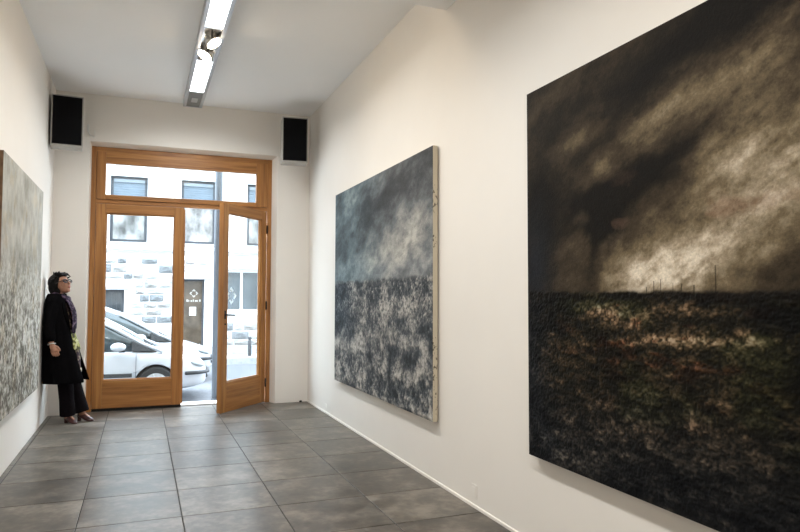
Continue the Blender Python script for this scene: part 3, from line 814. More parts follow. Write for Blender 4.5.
def make_painting(name, label, W, H, nu, nv, func, m_paint, m_side, base, facing, thick=0.05):
    """canvas in local space: width along local x (0..W seen left to right), front at local y = -thick, z 0..H"""
    r = empty(name, base, facing); tag(r, label, 'painting')
    u = np.linspace(0, 1, nu); v = np.linspace(0, 1, nv)
    U, V = np.meshgrid(u, v)
    col, rel = func(U, V)
    edge = np.minimum(np.minimum(U*W, (1-U)*W), np.minimum(V*H, (1-V)*H))
    rel = rel*sm(0, 0.02, edge)
    co = np.stack([U*W, -thick-rel, V*H], -1).reshape(-1, 3)
    me = bpy.data.meshes.new('canvas')
    idx = np.arange(nu*nv).reshape(nv, nu)
    quads = np.stack([idx[:-1, :-1], idx[:-1, 1:], idx[1:, 1:], idx[1:, :-1]], -1).reshape(-1, 4)
    me.vertices.add(len(co)); me.vertices.foreach_set('co', co.ravel())
    me.loops.add(quads.size); me.loops.foreach_set('vertex_index', quads.ravel().astype(np.int32))
    me.polygons.add(len(quads)); me.polygons.foreach_set('loop_start', np.arange(0, quads.size, 4, dtype=np.int32))
    me.polygons.foreach_set('use_smooth', np.ones(len(quads), dtype=bool))
    me.update(calc_edges=True)
    ca = me.color_attributes.new('pigment', 'FLOAT_COLOR', 'POINT')
    rgba = np.concatenate([np.clip(col, 0.002, 0.9).reshape(-1, 3), np.ones((nu*nv, 1))], 1)
    ca.data.foreach_set('color', rgba.astype(np.float32).ravel())
    me.materials.append(m_paint)
    o = bpy.data.objects.new('canvas', me); o.parent = r; link(o)
    MB().box(0, W, -thick+0.0008, -0.012, 0, H).build('canvas_edge', m_side, r)
    bt = MB()
    for a in (0.03, W-0.075): bt.box(a, a+0.045, -0.0119, 0, 0.03, H-0.03)
    bt.build('stretcher_bar', M_STRETCH, r)
    return r
M_STRETCH = mat('pine_stretcher', (0.50, 0.36, 0.20), 0.7, noise=(20, 0.15, (1, 1, 0.1)))

def storm_field(u, v):           # big dark landscape on the right wall
    wu = u + 0.16*(fbm(u*4.5, v*4.5, 11, 6, 0.58)-0.5); wv = v + 0.13*(fbm(u*4.5, v*4.5, 31, 6, 0.58)-0.5)
    st1 = fbm(u*22+v*20, v*46-u*34, 5, 6, 0.62)        # brush streaks rising to the right
    st2 = fbm(u*60-v*10, v*50+u*12, 6, 5, 0.65)
    fine = np.clip(0.5 + 1.5*(0.6*st1+0.4*st2-0.5), 0, 1)
    mid = np.clip(0.5+1.6*(fbm(u*7+v*5, v*12-u*7, 9, 6, 0.55)-0.5), 0, 1)
    L = 0.120 + 0.14*(mid-0.45)
    for cu, cv, su, sv, a, k in [
            (0.156, 0.830, 0.075, 0.028, 14, 0.26), (0.120, 0.925, 0.10, 0.05, 25, 0.05), (0.205, 0.632, 0.030, 0.020, 10, 0.20),
            (0.160, 0.560, 0.065, 0.026, 12, 0.17), (0.30, 0.775, 0.09, 0.035, 30, 0.22), (0.42, 0.815, 0.13, 0.045, 28, 0.28), (0.56, 0.835, 0.12, 0.05, 22, 0.16),
            (0.345, 0.470, 0.120, 0.055, 4, 0.80), (0.45, 0.485, 0.13, 0.055, 8, 0.42), (0.42, 0.560, 0.13, 0.075, 22, 0.26), (0.52, 0.65, 0.15, 0.10, 20, 0.20),
            (0.62, 0.70, 0.13, 0.11, 15, 0.18), (0.62, 0.56, 0.16, 0.09, 5, 0.24), (0.80, 0.60, 0.18, 0.16, 0, 0.28), (0.90, 0.80, 0.14, 0.10, 20, 0.14), (0.10, 0.47, 0.05, 0.03, 0, 0.06)]:
        L = L + k*gauss(wu, wv, cu, cv, su, sv, a)*(0.45+1.0*mid)
    for cu, cv, su, sv, a, k in [(0.30, 0.695, 0.12, 0.040, 18, 0.30), (0.25, 0.585, 0.055, 0.05, 30, 0.30), (0.36, 0.90, 0.16, 0.05, 20, 0.13), (0.58, 0.945, 0.14, 0.06, 8, 0.20),
                                 (0.05, 0.70, 0.06, 0.13, 0, 0.10), (0.47, 0.745, 0.08, 0.02, 26, 0.12), (0.055, 0.50, 0.06, 0.08, 0, 0.10), (0.21, 0.52, 0.02, 0.05, -30, 0.14),
                                 (0.54, 0.475, 0.07, 0.022, 4, 0.22), (0.66, 0.50, 0.08, 0.03, 0, 0.16)]:
        L = L - k*gauss(wu, wv, cu, cv, su, sv, a)
    L = np.clip(L*0.80, 0.01, 1) * (0.42+1.10*fine)
    sky = ramp(L, [(0.0, (0.006, 0.005, 0.004)), (0.08, (0.018, 0.0135, 0.009)), (0.2, (0.052, 0.038, 0.023)), (0.40, (0.140, 0.106, 0.062)), (0.65, (0.29, 0.232, 0.158)), (0.85, (0.48, 0.40, 0.30)), (1.1, (0.66, 0.58, 0.46))])
    blue = gauss(u, v, 0.03, 0.50, 0.05, 0.14)
    sky = lerp(sky, (0.016, 0.018, 0.024), 0.6*blue)
    redg = sm(0.60, 0.75, fbm(u*14, v*20, 77, 4))*gauss(u, v, 0.47, 0.60, 0.2, 0.09)
    sky = lerp(sky, (0.20, 0.115, 0.075), 0.45*redg)
    # ground
    gn = fbm(u*34, v*60, 41, 6, 0.62); gm = fbm(u*7, v*16, 61, 4)
    gs = np.clip(0.5+1.9*(fbm(u*150, v*140, 51, 2, 0.8)-0.5), 0, 1)
    G = 0.29 + 0.85*(gn-0.5) + 0.40*(gm-0.5)
    for cu, cv, su, sv, a, k in [(0.358, 0.337, 0.085, 0.012, 2, 0.62), (0.24, 0.395, 0.085, 0.020, -12, 0.50), (0.54, 0.355, 0.055, 0.016, -6, 0.50), (0.42, 0.40, 0.10, 0.010, 0, 0.22), (0.33, 0.24, 0.05, 0.03, 0, 0.10),
                                 (0.44, 0.19, 0.07, 0.02, -10, 0.18), (0.30, 0.15, 0.06, 0.03, 10, 0.10)]:
        G = G + k*gauss(wu, wv*0.5+v*0.5, cu, cv, su, sv, a)
    for cu, cv, su, sv, a, k in [(0.03, 0.2, 0.05, 0.3, 0, 0.14), (0.60, 0.39, 0.11, 0.03, 0, 0.36), (0.62, 0.22, 0.08, 0.16, 0, 0.20), (0.48, 0.05, 0.2, 0.08, 0, 0.16), (0.10, 0.41, 0.1, 0.03, 0, 0.2), (0.42, 0.30, 0.06, 0.02, 0, 0.1)]:
        G = G - k*gauss(u, v, cu, cv, su, sv, a)
    G = np.clip(G, 0, 1)*(0.50+0.95*gs)
    warm = ramp(G, [(0, (0.004, 0.004, 0.0035)), (0.25, (0.014, 0.012, 0.008)), (0.5, (0.058, 0.040, 0.022)), (0.8, (0.26, 0.165, 0.095)), (1.1, (0.50, 0.36, 0.24))])
    oliv = ramp(G, [(0, (0.004, 0.004, 0.003)), (0.25, (0.012, 0.0115, 0.006)), (0.5, (0.036, 0.034, 0.016)), (0.8, (0.12, 0.10, 0.05)), (1.1, (0.3, 0.28, 0.18))])
    cold = ramp(G, [(0, (0.005, 0.0055, 0.007)), (0.25, (0.013, 0.014, 0.016)), (0.5, (0.040, 0.040, 0.040)), (0.8, (0.14, 0.135, 0.12)), (1.1, (0.36, 0.34, 0.30))])
    hue = fbm(u*6+3, v*9, 91, 4)
    grd = warm*(1-sm(0.50, 0.66, hue))[..., None] + oliv*sm(0.50, 0.66, hue)[..., None]
    grd = lerp(grd, cold, np.clip(sm(0.28, 0.02, v)*0.8 + 0.9*gauss(u, v, 0.0, 0.25, 0.07, 0.4), 0, 1))
    rust = sm(0.60, 0.72, fbm(u*16, v*40, 95, 4))*gauss(u, v, 0.36, 0.36, 0.24, 0.11)
    grd = lerp(grd, grd*np.array([1.7, 0.85, 0.7]), 0.8*rust)
    grd = grd*0.85
    hz = 0.446 + 0.006*(fbm(u*40, v*0, 71, 3)-0.5) - 0.006*u
    t = sm(-0.0025, 0.006, hz-v + 0.010*(fbm(u*60, v*60, 72, 3)-0.5))
    col = sky*(1-t)[..., None] + grd*t[..., None]
    dark = np.exp(-((v-hz+0.010)/0.011)**2)*(0.75+0.25*sm(0.45, 0.6, fbm(u*30, v*60, 73, 3)))
    col = lerp(col, (0.006, 0.005, 0.004), np.clip(dark, 0, 0.95))
    for pu, h, w in [(0.366, 0.020, 0.0011), (0.381, 0.024, 0.0011), (0.407, 0.016, 0.0010), (0.424, 0.014, 0.0010), (0.4875, 0.048, 0.0013), (0.350, 0.010, 0.0010), (0.448, 0.012, 0.0020)]:
        p = ((np.abs(u-pu) < w) & (v > hz-0.01) & (v < hz+h)).astype(float)
        col = lerp(col, (0.008, 0.007, 0.005), 0.62*p)
    rel = 0.0035*gs*t + 0.0008*fine*(1-t)
    return col, rel

def flower_field(u, v):          # grey sea of flecks
    wu = u+0.10*(fbm(u*4, v*4, 211)-0.5); wv = v+0.10*(fbm(u*4, v*4, 231)-0.5)
    mid = np.clip(0.5+1.5*(fbm(u*6+v*3, v*9-u*5, 209, 6, 0.58)-0.5), 0, 1); fine = np.clip(0.5+1.7*(fbm(u*20+v*16, v*34-u*16, 205, 6, 0.66)-0.5), 0, 1)
    L = 0.37 + 0.36*(mid-0.5)
    for cu, cv, su, sv, a, k in [(0.86, 0.70, 0.17, 0.10, 25, 0.30), (0.62, 0.66, 0.12, 0.06, 30, 0.10), (0.45, 0.60, 0.30, 0.06, 5, 0.14), (0.95, 0.60, 0.2, 0.06, 0, 0.16), (0.20, 0.93, 0.14, 0.08, 0, 0.08), (0.38, 0.76, 0.16, 0.06, 30, 0.08), (0.75, 0.76, 0.08, 0.04, 30, 0.14)]:
        L = L+k*gauss(wu, wv, cu, cv, su, sv, a)*(0.5+mid)
    for cu, cv, su, sv, a, k in [(0.80, 0.92, 0.30, 0.10, 12, 0.22), (0.50, 0.84, 0.14, 0.08, 25, 0.12), (0.60, 0.70, 0.08, 0.05, 40, 0.12), (0.08, 0.70, 0.1, 0.2, 0, 0.05), (0.66, 0.585, 0.12, 0.03, 10, 0.10)]:
        L = L-k*gauss(wu, wv, cu, cv, su, sv, a)
    L = np.clip(L, 0.02, 1)*(0.68+0.62*fine)
    sky = ramp(L, [(0, (0.03, 0.03, 0.032)), (0.2, (0.072, 0.075, 0.078)), (0.4, (0.165, 0.175, 0.18)), (0.6, (0.31, 0.305, 0.285)), (0.9, (0.52, 0.50, 0.45))])
    sky = sky*(0.92+0.35*np.exp(-((v-0.56)/0.06)**2))[..., None]
    cool = sm(0.75, 0.15, u)
    sky = sky*(np.array([1, 1, 1])*(1-cool[..., None]) + np.array([0.80, 1.0, 1.08])*cool[..., None])
    # field
    near = sm(0.50, 0.05, v)
    f1 = fbm(u*85, v*66, 251, 4, 0.65)*(1-near) + fbm(u*50, v*40, 252, 4, 0.65)*near
    f2 = fbm(u*170, v*130, 261, 3, 0.7)*(1-near) + fbm(u*110, v*85, 262, 3, 0.7)*near; clump = fbm(u*15, v*15, 271, 4)
    F = 0.5+1.0*(0.6*(f1-0.5)+0.5*(f2-0.5))+0.62*(clump-0.5)-0.010
    F = F - 0.20*gauss(u, v, 0.08, 0.40, 0.22, 0.13) - 0.05*gauss(u, v, 0.5, 0.47, 0.4, 0.04) + 0.05*gauss(u, v, 0.75, 0.42, 0.3, 0.1) + 0.05*gauss(u, v, 0.3, 0.16, 0.3, 0.15)
    for cu, cv, su, sv in [(0.58, 0.055, 0.05, 0.05), (0.45, 0.17, 0.06, 0.05), (0.92, 0.30, 0.06, 0.04), (0.93, 0.10, 0.04, 0.06), (0.04, 0.30, 0.08, 0.04), (0.66, 0.24, 0.07, 0.03), (0.80, 0.20, 0.05, 0.04)]:
        F = F-0.16*gauss(wu, wv, cu, cv, su, sv)
    fl = ramp(F, [(0.20, (0.026, 0.031, 0.036)), (0.38, (0.062, 0.070, 0.078)), (0.47, (0.125, 0.131, 0.135)), (0.56, (0.23, 0.225, 0.213)), (0.68, (0.40, 0.38, 0.35)), (0.82, (0.58, 0.55, 0.50))])
    lb = sm(0.40, 0.02, u)*sm(0.15, 0.35, v)
    fl = lerp(fl, fl*np.array([0.62, 0.76, 0.88]), 0.8*lb)
    t = sm(-0.010, 0.010, 0.522-v+0.02*(fbm(u*30, v*30, 281, 3)-0.5))
    col = sky*(1-t)[..., None] + fl*t[..., None]
    line = np.exp(-((v-0.525+0.02*gauss(u, v, 0.5, 0.52, 0.2, 1.0))/0.006)**2)
    col = lerp(col, (0.07, 0.075, 0.08), 0.6*line*sm(0.35, 0.6, fbm(u*14, v*5, 285, 3)))
    rel = 0.004*t*sm(0.42, 0.62, F) + 0.0006*fine
    return col, rel

def chalk_field(u, v):           # pale mottled canvas on the left wall
    a = fbm(u*6, v*7, 311, 5); b_ = fbm(u*42, v*38, 321, 4, 0.65); c = fbm(u*110, v*100, 331, 3, 0.7); st = fbm(u*34, v*22, 341, 5)
    low = sm(0.74, 0.30, v)
    L = 0.60 + 0.28*(a-0.5) + 0.22*(st-0.5)*(1-low) + low*(1.15*(b_-0.5)+0.95*(c-0.5)) - 0.06*low
    for cu, cv, su, sv, k in [(0.5, 0.62, 0.4, 0.05, -0.08), (0.25, 0.30, 0.15, 0.08, -0.09), (0.7, 0.40, 0.2, 0.06, -0.08), (0.4, 0.08, 0.5, 0.06, -0.07), (0.8, 0.18, 0.15, 0.1, -0.06), (0.3, 0.9, 0.4, 0.06, 0.04)]:
        L = L+k*gauss(u, v, cu, cv, su, sv)*(0.5+b_)
    col = ramp(L, [(0.2, (0.070, 0.060, 0.046)), (0.40, (0.19, 0.175, 0.14)), (0.55, (0.36, 0.345, 0.295)), (0.7, (0.52, 0.505, 0.45)), (0.9, (0.70, 0.69, 0.65))])
    ochre = sm(0.55, 0.70, fbm(u*12, v*12, 351, 4))
    col = lerp(col, col*np.array([1.08, 0.92, 0.70]), 0.4*ochre)
    return col, 0.004*low*c + 0.001*b_

M_PBIG = paint_mat('dark_oil_paint', 0.55, 0.06, 90, 0.5, 0.30)
M_PMID = paint_mat('grey_oil_paint', 0.65, 0.10, 110, 0.5, 0.22)
M_PLEFT = paint_mat('pale_oil_paint', 0.7, 0.2, 110, 0.6, 0.15)
M_EDGE_DARK = mat('dark_painted_edge', (0.022, 0.016, 0.011), 0.6, noise=(20, 0.5))
M_EDGE_BROWN = mat('brown_canvas_edge', (0.16, 0.09, 0.045), 0.8, noise=(20, 0.3))
# raw canvas edge with scribbled ink marks
M_EDGE_RAW = mat('raw_linen_edge', (0.62, 0.54, 0.40), 0.85)
nt = M_EDGE_RAW.node_tree; P = nt.nodes['Principled BSDF']
tc = nt.nodes.new('ShaderNodeTexCoord'); mp = nt.nodes.new('ShaderNodeMapping'); mp.inputs['Scale'].default_value = (20, 60, 34)
n1 = nt.nodes.new('ShaderNodeTexNoise'); n1.inputs['Scale'].default_value = 1.0; n1.inputs['Detail'].default_value = 3
n2 = nt.nodes.new('ShaderNodeTexNoise'); n2.inputs['Scale'].default_value = 3.2; n2.inputs['Detail'].default_value = 1
ml = nt.nodes.new('ShaderNodeMath'); ml.operation = 'MULTIPLY'
rp = nt.nodes.new('ShaderNodeValToRGB')
rp.color_ramp.elements[0].position = 0.385; rp.color_ramp.elements[0].color = (0.62, 0.54, 0.40, 1)
rp.color_ramp.elements[1].position = 0.43; rp.color_ramp.elements[1].color = (0.16, 0.13, 0.10, 1)
nt.links.new(tc.outputs['Object'], mp.inputs[0]); nt.links.new(mp.outputs[0], n1.inputs['Vector']); nt.links.new(tc.outputs['Object'], n2.inputs['Vector'])
nt.links.new(n1.outputs[0], ml.inputs[0]); nt.links.new(n2.outputs[0], ml.inputs[1]); nt.links.new(ml.outputs[0], rp.inputs[0]); nt.links.new(rp.outputs[0], P.inputs['Base Color'])

# right wall: local x must run towards -y, local -y (front) towards -x: rotation -90 degrees
make_painting('landscape_painting', 'huge dark brown stormy landscape painting hanging on the white wall', 2.64, 2.01, 800, 600, storm_field, M_PBIG, M_EDGE_DARK,
              (XR-0.001, 3.145, 0.512), -math.pi/2)
make_painting('landscape_painting', 'grey seascape-like painting of pale flecks under cloudy sky, raw linen edge', 2.64, 2.05, 520, 400, flower_field, M_PMID, M_EDGE_RAW,
              (XR-0.001, 7.07, 0.460), -math.pi/2)
# left wall: local x towards +y, front towards +x
make_painting('abstract_painting', 'pale beige mottled abstract painting on the wall by the woman', 2.02, 1.93, 300, 280, chalk_field, M_PLEFT, M_EDGE_BROWN,
              (XL+0.001, 5.30, 0.475), math.pi/2)

# ================================================================== THE WOMAN
M_SKIN = mat('skin', (0.37, 0.175, 0.105), 0.55, noise=(14, 0.08))
M_HAIR = mat('black_hair', (0.005, 0.004, 0.004), 0.6, noise=(60, 0.4, (1, 1, 0.3)), bump=(60, 0.6), spec=0.15)
M_COAT = mat('black_wool_coat', (0.004, 0.0037, 0.0042), 0.95, noise=(60, 0.3), bump=(50, 0.2), spec=0.02)
M_TROU = mat('dark_trousers', (0.006, 0.0045, 0.0055), 0.9, noise=(40, 0.3), spec=0.05)
M_SHOE = mat('burgundy_leather', (0.060, 0.020, 0.018), 0.35, noise=(20, 0.3))
M_FRAMES = mat('dark_spectacle_frame', (0.015, 0.010, 0.010), 0.35, noise=(40, 0.2))
M_LIP = mat('lips', (0.42, 0.13, 0.11), 0.5, noise=(20, 0.1))
M_EYE = mat('eye', (0.05, 0.04, 0.04), 0.2, noise=(20, 0.1))

def pattern_mat(name, c1, c2, c3, scale, stretch):
    M = mat(name, c1, 0.85, spec=0.2)
    nt = M.node_tree; P = nt.nodes['Principled BSDF']
    tc = nt.nodes.new('ShaderNodeTexCoord'); mp = nt.nodes.new('ShaderNodeMapping'); mp.inputs['Scale'].default_value = stretch
    n = nt.nodes.new('ShaderNodeTexNoise'); n.inputs['Scale'].default_value = scale; n.inputs['Detail'].default_value = 3
    rp = nt.nodes.new('ShaderNodeValToRGB'); rp.color_ramp.elements[0].position = 0.42; rp.color_ramp.elements[0].color = (*c1, 1)
    rp.color_ramp.elements[1].position = 0.62; rp.color_ramp.elements[1].color = (*c3, 1)
    e = rp.color_ramp.elements.new(0.52); e.color = (*c2, 1)
    nt.links.new(tc.outputs['Object'], mp.inputs[0]); nt.links.new(mp.outputs[0], n.inputs['Vector']); nt.links.new(n.outputs[0], rp.inputs[0]); nt.links.new(rp.outputs[0], P.inputs['Base Color'])
    return M
M_SCARF = pattern_mat('purple_scarf', (0.010, 0.004, 0.013), (0.026, 0.012, 0.034), (0.15, 0.10, 0.13), 24, (1, 1, 1.4))
M_TUNIC = pattern_mat('dark_floral_tunic', (0.020, 0.009, 0.012), (0.06, 0.030, 0.034), (0.26, 0.21, 0.13), 26, (1, 1, 1))
M_TUNIC_Y = pattern_mat('lime_floral_print', (0.06, 0.05, 0.02), (0.26, 0.26, 0.05), (0.45, 0.42, 0.25), 24, (1, 1, 1))

WP = Vector((-0.70, 8.03, 0.0))
wom = tag(empty('person', WP), 'woman in long black coat and purple scarf leaning back against the wall', 'person')
def wb(mb, name, m, parent=wom, **k): return mb.build(name, m, parent, off=WP, **k)
def remesh(o, vox, smooth_it=3):
    r_ = o.modifiers.new('r', 'REMESH'); r_.mode = 'VOXEL'; r_.voxel_size = vox; r_.use_smooth_shade = True
    s_ = o.modifiers.new('s', 'SMOOTH'); s_.factor = 0.5; s_.iterations = smooth_it
    m_ = o.data.materials[0]
    apply_mods(o)
    if not o.data.materials: o.data.materials.append(m_)

# face direction: to the right along the wall, turned a little to the room and up
HC = Vector((-0.815, 8.02, 1.500))
fy = math.radians(-36); fp = math.radians(23)
FR = Matrix.Rotation(fy, 3, 'Z') @ Matrix.Rotation(-fp, 3, 'Y')
def hp(x, y, z): return HC + FR @ Vector((x, y, z))
body = MB()
body.ellipsoid(hp(-0.005, 0, 0.02), (0.090, 0.074, 0.100), 20, 14, FR)                # skull
body.ellipsoid(hp(0.032, 0, -0.035), (0.055, 0.056, 0.078), 18, 12, FR)               # face
body.ellipsoid(hp(0.056, 0, -0.092), (0.026, 0.028, 0.022), 12, 8, FR)                # chin
body.tube([hp(0.078, 0, 0.015), hp(0.098, 0, -0.018), hp(0.108, 0, -0.034), hp(0.088, 0, -0.042)], [0.008, 0.012, 0.015, 0.010], 10)   # nose
for s in (-1, 1):
    body.ellipsoid(hp(0.055, s*0.036, -0.028), (0.026, 0.022, 0.026), 12, 8, FR)      # cheeks
    body.ellipsoid(hp(-0.01, s*0.076, -0.01), (0.018, 0.009, 0.030), 10, 8, FR)       # ears
    body.ellipsoid(hp(0.072, s*0.030, 0.026), (0.016, 0.028, 0.009), 10, 6, FR)       # brow
body.ellipsoid(hp(0.074, 0, -0.062), (0.018, 0.024, 0.012), 10, 6, FR)                # mouth
body.tube([(-0.865, 8.03, 1.30), (-0.850, 8.03, 1.37), HC+Vector((-0.015, 0.005, -0.06))], [0.066, 0.052, 0.052], 16)
def ell(c, rx, ry, n=20): return [(c[0]+rx*math.cos(2*math.pi*k/n), c[1]+ry*math.sin(2*math.pi*k/n), c[2]) for k in range(n)]
body.rings([ell((-0.800, 8.03, 0.74), 0.10, 0.14), ell((-0.800, 8.03, 0.84), 0.125, 0.165), ell((-0.820, 8.03, 1.02), 0.098, 0.128), ell((-0.840, 8.03, 1.18), 0.110, 0.150), ell((-0.855, 8.03, 1.29), 0.092, 0.165), ell((-0.860, 8.03, 1.345), 0.05, 0.08)])
LEGS = [([(-0.79, 7.96, 0.80), (-0.745, 7.955, 0.45), (-0.715, 7.985, 0.10), (-0.710, 7.985, 0.055)], [0.085, 0.058, 0.036, 0.036]),
        ([(-0.79, 8.10, 0.80), (-0.690, 8.10, 0.46), (-0.585, 8.075, 0.115), (-0.575, 8.07, 0.07)], [0.085, 0.058, 0.036, 0.036])]
for pts, rad in LEGS: body.tube(pts, rad, 14)
FEET = [((-0.725, 8.010), (-0.640, 7.905)), ((-0.600, 8.095), (-0.488, 8.015))]
for (hx, hy), (tx, ty) in FEET:
    body.tube([(hx, hy, 0.075), ((hx+tx)/2, (hy+ty)/2, 0.055), (tx, ty, 0.028)], [0.030, 0.028, 0.016], 10)
ARM_R = [(-0.865, 7.880, 1.285), (-0.905, 7.835, 1.06), (-0.868, 7.795, 0.868)]
ARM_L = [(-0.850, 8.180, 1.285), (-0.885, 8.225, 1.06), (-0.830, 8.225, 0.868)]
for A in (ARM_R, ARM_L):
    body.tube(A, [0.050, 0.038, 0.026], 12)
    w = Vector(A[2]); d = (w-Vector(A[1])).normalized(); d = (d + Vector((0.25, 0, -0.1))).normalized()
    side = Vector((0, 1 if A is ARM_L else -1, 0)); fwd = d.cross(side).normalized()
    if fwd.x < 0: fwd = -fwd
    pc = w + d*0.045
    body.tube([w, w+d*0.03, w+d*0.085], [0.024, 0.030, 0.027], 10)
    for k in range(4):
        b0 = w + d*0.080 + fwd*(0.027-0.018*k)
        ln = (0.066, 0.075, 0.070, 0.055)[k]
        cur = -side
        body.tube([b0-d*0.015, b0, b0+d*ln*0.45+cur*0.008, b0+d*ln*0.75+cur*0.026, b0+d*ln*0.85+cur*0.042], [0.0095, 0.0095, 0.009, 0.008, 0.007], 8)
    t0 = w + d*0.030 + fwd*0.022
    body.tube([t0, t0+fwd*0.022+d*0.022, t0+fwd*0.028+d*0.052-side*0.008, t0+fwd*0.024+d*0.070-side*0.014], [0.013, 0.0115, 0.010, 0.008], 8)
bo_ = wb(body, 'body', M_SKIN)
remesh(bo_, 0.0055, 2)

# features of the face
lips = MB(); lips.ellipsoid(hp(0.091, 0, -0.064), (0.006, 0.021, 0.007), 10, 6, FR); wb(lips, 'mouth', M_LIP, bo_, smooth=True)
for s in (-1, 1):
    e_ = MB(); e_.ellipsoid(hp(0.080, s*0.031, 0.004), (0.006, 0.013, 0.006), 10, 6, FR); wb(e_, 'eye', M_EYE, bo_, smooth=True)
gl = MB()
for s in (-1, 1):
    ring = []
    for k in range(15):
        a = 2*math.pi*k/14
        ring.append(hp(0.091, s*0.034+0.027*math.cos(a), 0.004+0.018*math.sin(a)))
    gl.tube(ring, 0.0060, 6, cap=False)
    gl.tube([hp(0.090, s*0.060, 0.010), hp(0.05, s*0.078, 0.010), hp(-0.02, s*0.084, 0.006)], 0.004, 6)
gl.tube([hp(0.093, -0.009, 0.008), hp(0.095, 0.009, 0.008)], 0.004, 6)
wb(gl, 'spectacles', M_FRAMES, wom, smooth=True)

# hair: short, full at the back, loose fringe on top
hr = MB()
hr.ellipsoid(hp(-0.034, 0, 0.040), (0.100, 0.097, 0.098), 20, 14, FR)
hr.ellipsoid(hp(-0.062, 0, -0.020), (0.080, 0.098, 0.100), 18, 12, FR)
hr.ellipsoid(hp(-0.070, 0, -0.082), (0.058, 0.086, 0.052), 16, 10, FR)
hr.ellipsoid(hp(0.015, 0, 0.085), (0.070, 0.068, 0.040), 16, 10, FR)
for s in (-1, 1):
    hr.ellipsoid(hp(-0.022, s*0.074, 0.016), (0.040, 0.020, 0.066), 12, 8, FR)
rr = random.Random(5)
for k in range(80):
    a = rr.uniform(-math.pi, math.pi); el = rr.uniform(0.0, 1.4)
    dx = Vector((math.cos(a)*math.cos(el), math.sin(a)*math.cos(el), math.sin(el)))
    if (dx.x > 0.55 and dx.z < 0.75) or (dx.x < -0.45 and dx.z < 0.7): continue
    p0 = hp(-0.028+dx.x*0.088, dx.y*0.084, 0.035+dx.z*0.088)
    if p0.x < -0.885: continue
    sw = FR @ Vector((rr.uniform(-0.03, 0.05), rr.uniform(-0.04, 0.04), rr.uniform(-0.04, 0.015)))
    hr.tube([p0, p0+FR @ (dx*0.020)+sw*0.4, p0+FR @ (dx*0.026)+sw], [0.013, 0.010, 0.004], 6)
for k in range(7):
    y_ = -0.05+0.0167*k
    hr.tube([hp(0.03, y_*0.8, 0.112), hp(0.070, y_, 0.098), hp(0.092, y_*1.15, 0.066+0.010*(k % 3))], [0.020, 0.015, 0.006], 6)
ho = wb(hr, 'hair', M_HAIR); remesh(ho, 0.006, 1)
for v_ in ho.data.vertices: v_.co.x = max(v_.co.x, XL+0.006-WP.x)

# garments
def shell(levels, a0, a1, n, name, m, thick, parent=wom, folds=0.0, seed=0):
    """open loft: levels (cx, cy, z, rx, ry); angle measured from +x, going through the back"""
    rg = []
    for li, (cx, cy, z, rx, ry) in enumerate(levels):
        row = []
        for k in range(n):
            a = a0+(a1-a0)*k/(n-1)
            f = 1+folds*(li/len(levels))*math.sin(a*7+seed)+folds*0.5*(li/len(levels))*math.sin(a*13+seed*2)
            px = max(cx+rx*f*math.cos(a), XL+0.016)
            row.append((px, cy+ry*f*math.sin(a), z))
        rg.append(row)
    mb = MB(); mb.rings(rg, cap=False, closed=False)
    o = wb(mb, name, m, parent, smooth=True, recalc=False)
    sd_ = o.modifiers.new('so', 'SOLIDIFY'); sd_.thickness = thick; sd_.offset = 0
    ss = o.modifiers.new('su', 'SUBSURF'); ss.levels = 2
    apply_mods(o)
    return o
D = math.radians
coat = shell([(-0.850, 8.03, 1.402, 0.086, 0.098), (-0.855, 8.03, 1.366, 0.097, 0.124), (-0.862, 8.03, 1.325, 0.105, 0.180), (-0.850, 8.03, 1.20, 0.128, 0.195), (-0.832, 8.03, 1.02, 0.146, 0.190),
              (-0.812, 8.03, 0.84, 0.176, 0.205), (-0.785, 8.03, 0.64, 0.205, 0.220), (-0.748, 8.03, 0.435, 0.245, 0.235)], D(12), D(360-34), 44, 'coat', M_COAT, 0.012, folds=0.035, seed=1)
for A, nm in ((ARM_R, 1), (ARM_L, -1)):
    a, b_, c = [Vector(p) for p in A]
    mb = MB(); e_ = (c-b_).normalized()
    mb.tube([a+Vector((0.005, nm*0.035, 0.045)), a+Vector((0, 0, 0.0)), a.lerp(b_, 0.5), b_, b_.lerp(c, 0.5), c-e_*0.010], [0.050, 0.072, 0.064, 0.058, 0.053, 0.052], 18)
    s_ = wb(mb, 'sleeve', M_COAT, coat, smooth=True)
    ss = s_.modifiers.new('su', 'SUBSURF'); ss.levels = 1; apply_mods(s_)
# lapels
for s, a in ((1, 12), (-1, -34)):
    mb = MB(); row = []
    for z, cx, rx, ry, w_ in ((1.385, -0.852, 0.076, 0.09, 0.035), (1.30, -0.860, 0.118, 0.185, 0.050), (1.18, -0.848, 0.138, 0.202, 0.05), (1.02, -0.832, 0.153, 0.196, 0.012)):
        a1_ = D(a); a2_ = D(a + s*math.degrees(w_/0.14))
        row.append([(cx+rx*math.cos(a1_), 8.03+ry*math.sin(a1_), z), (cx+(rx+0.008)*math.cos(a2_), 8.03+(ry+0.008)*math.sin(a2_), z-0.01)])
    mb.rings(row, cap=False, closed=False)
    o = wb(mb, 'lapel', M_COAT, coat, smooth=True, recalc=False)
    sd_ = o.modifiers.new('so', 'SOLIDIFY'); sd_.thickness = 0.008; sd_.offset = 0; apply_mods(o)

tun = shell([(-0.850, 8.03, 1.33, 0.088, 0.13), (-0.835, 8.03, 1.22, 0.125, 0.165), (-0.815, 8.03, 1.02, 0.128, 0.150), (-0.790, 8.03, 0.84, 0.165, 0.180), (-0.770, 8.03, 0.68, 0.165, 0.185), (-0.760, 8.03, 0.535, 0.160, 0.180)],
            D(-180), D(180), 33, 'tunic', M_TUNIC, 0.006, folds=0.02, seed=4)
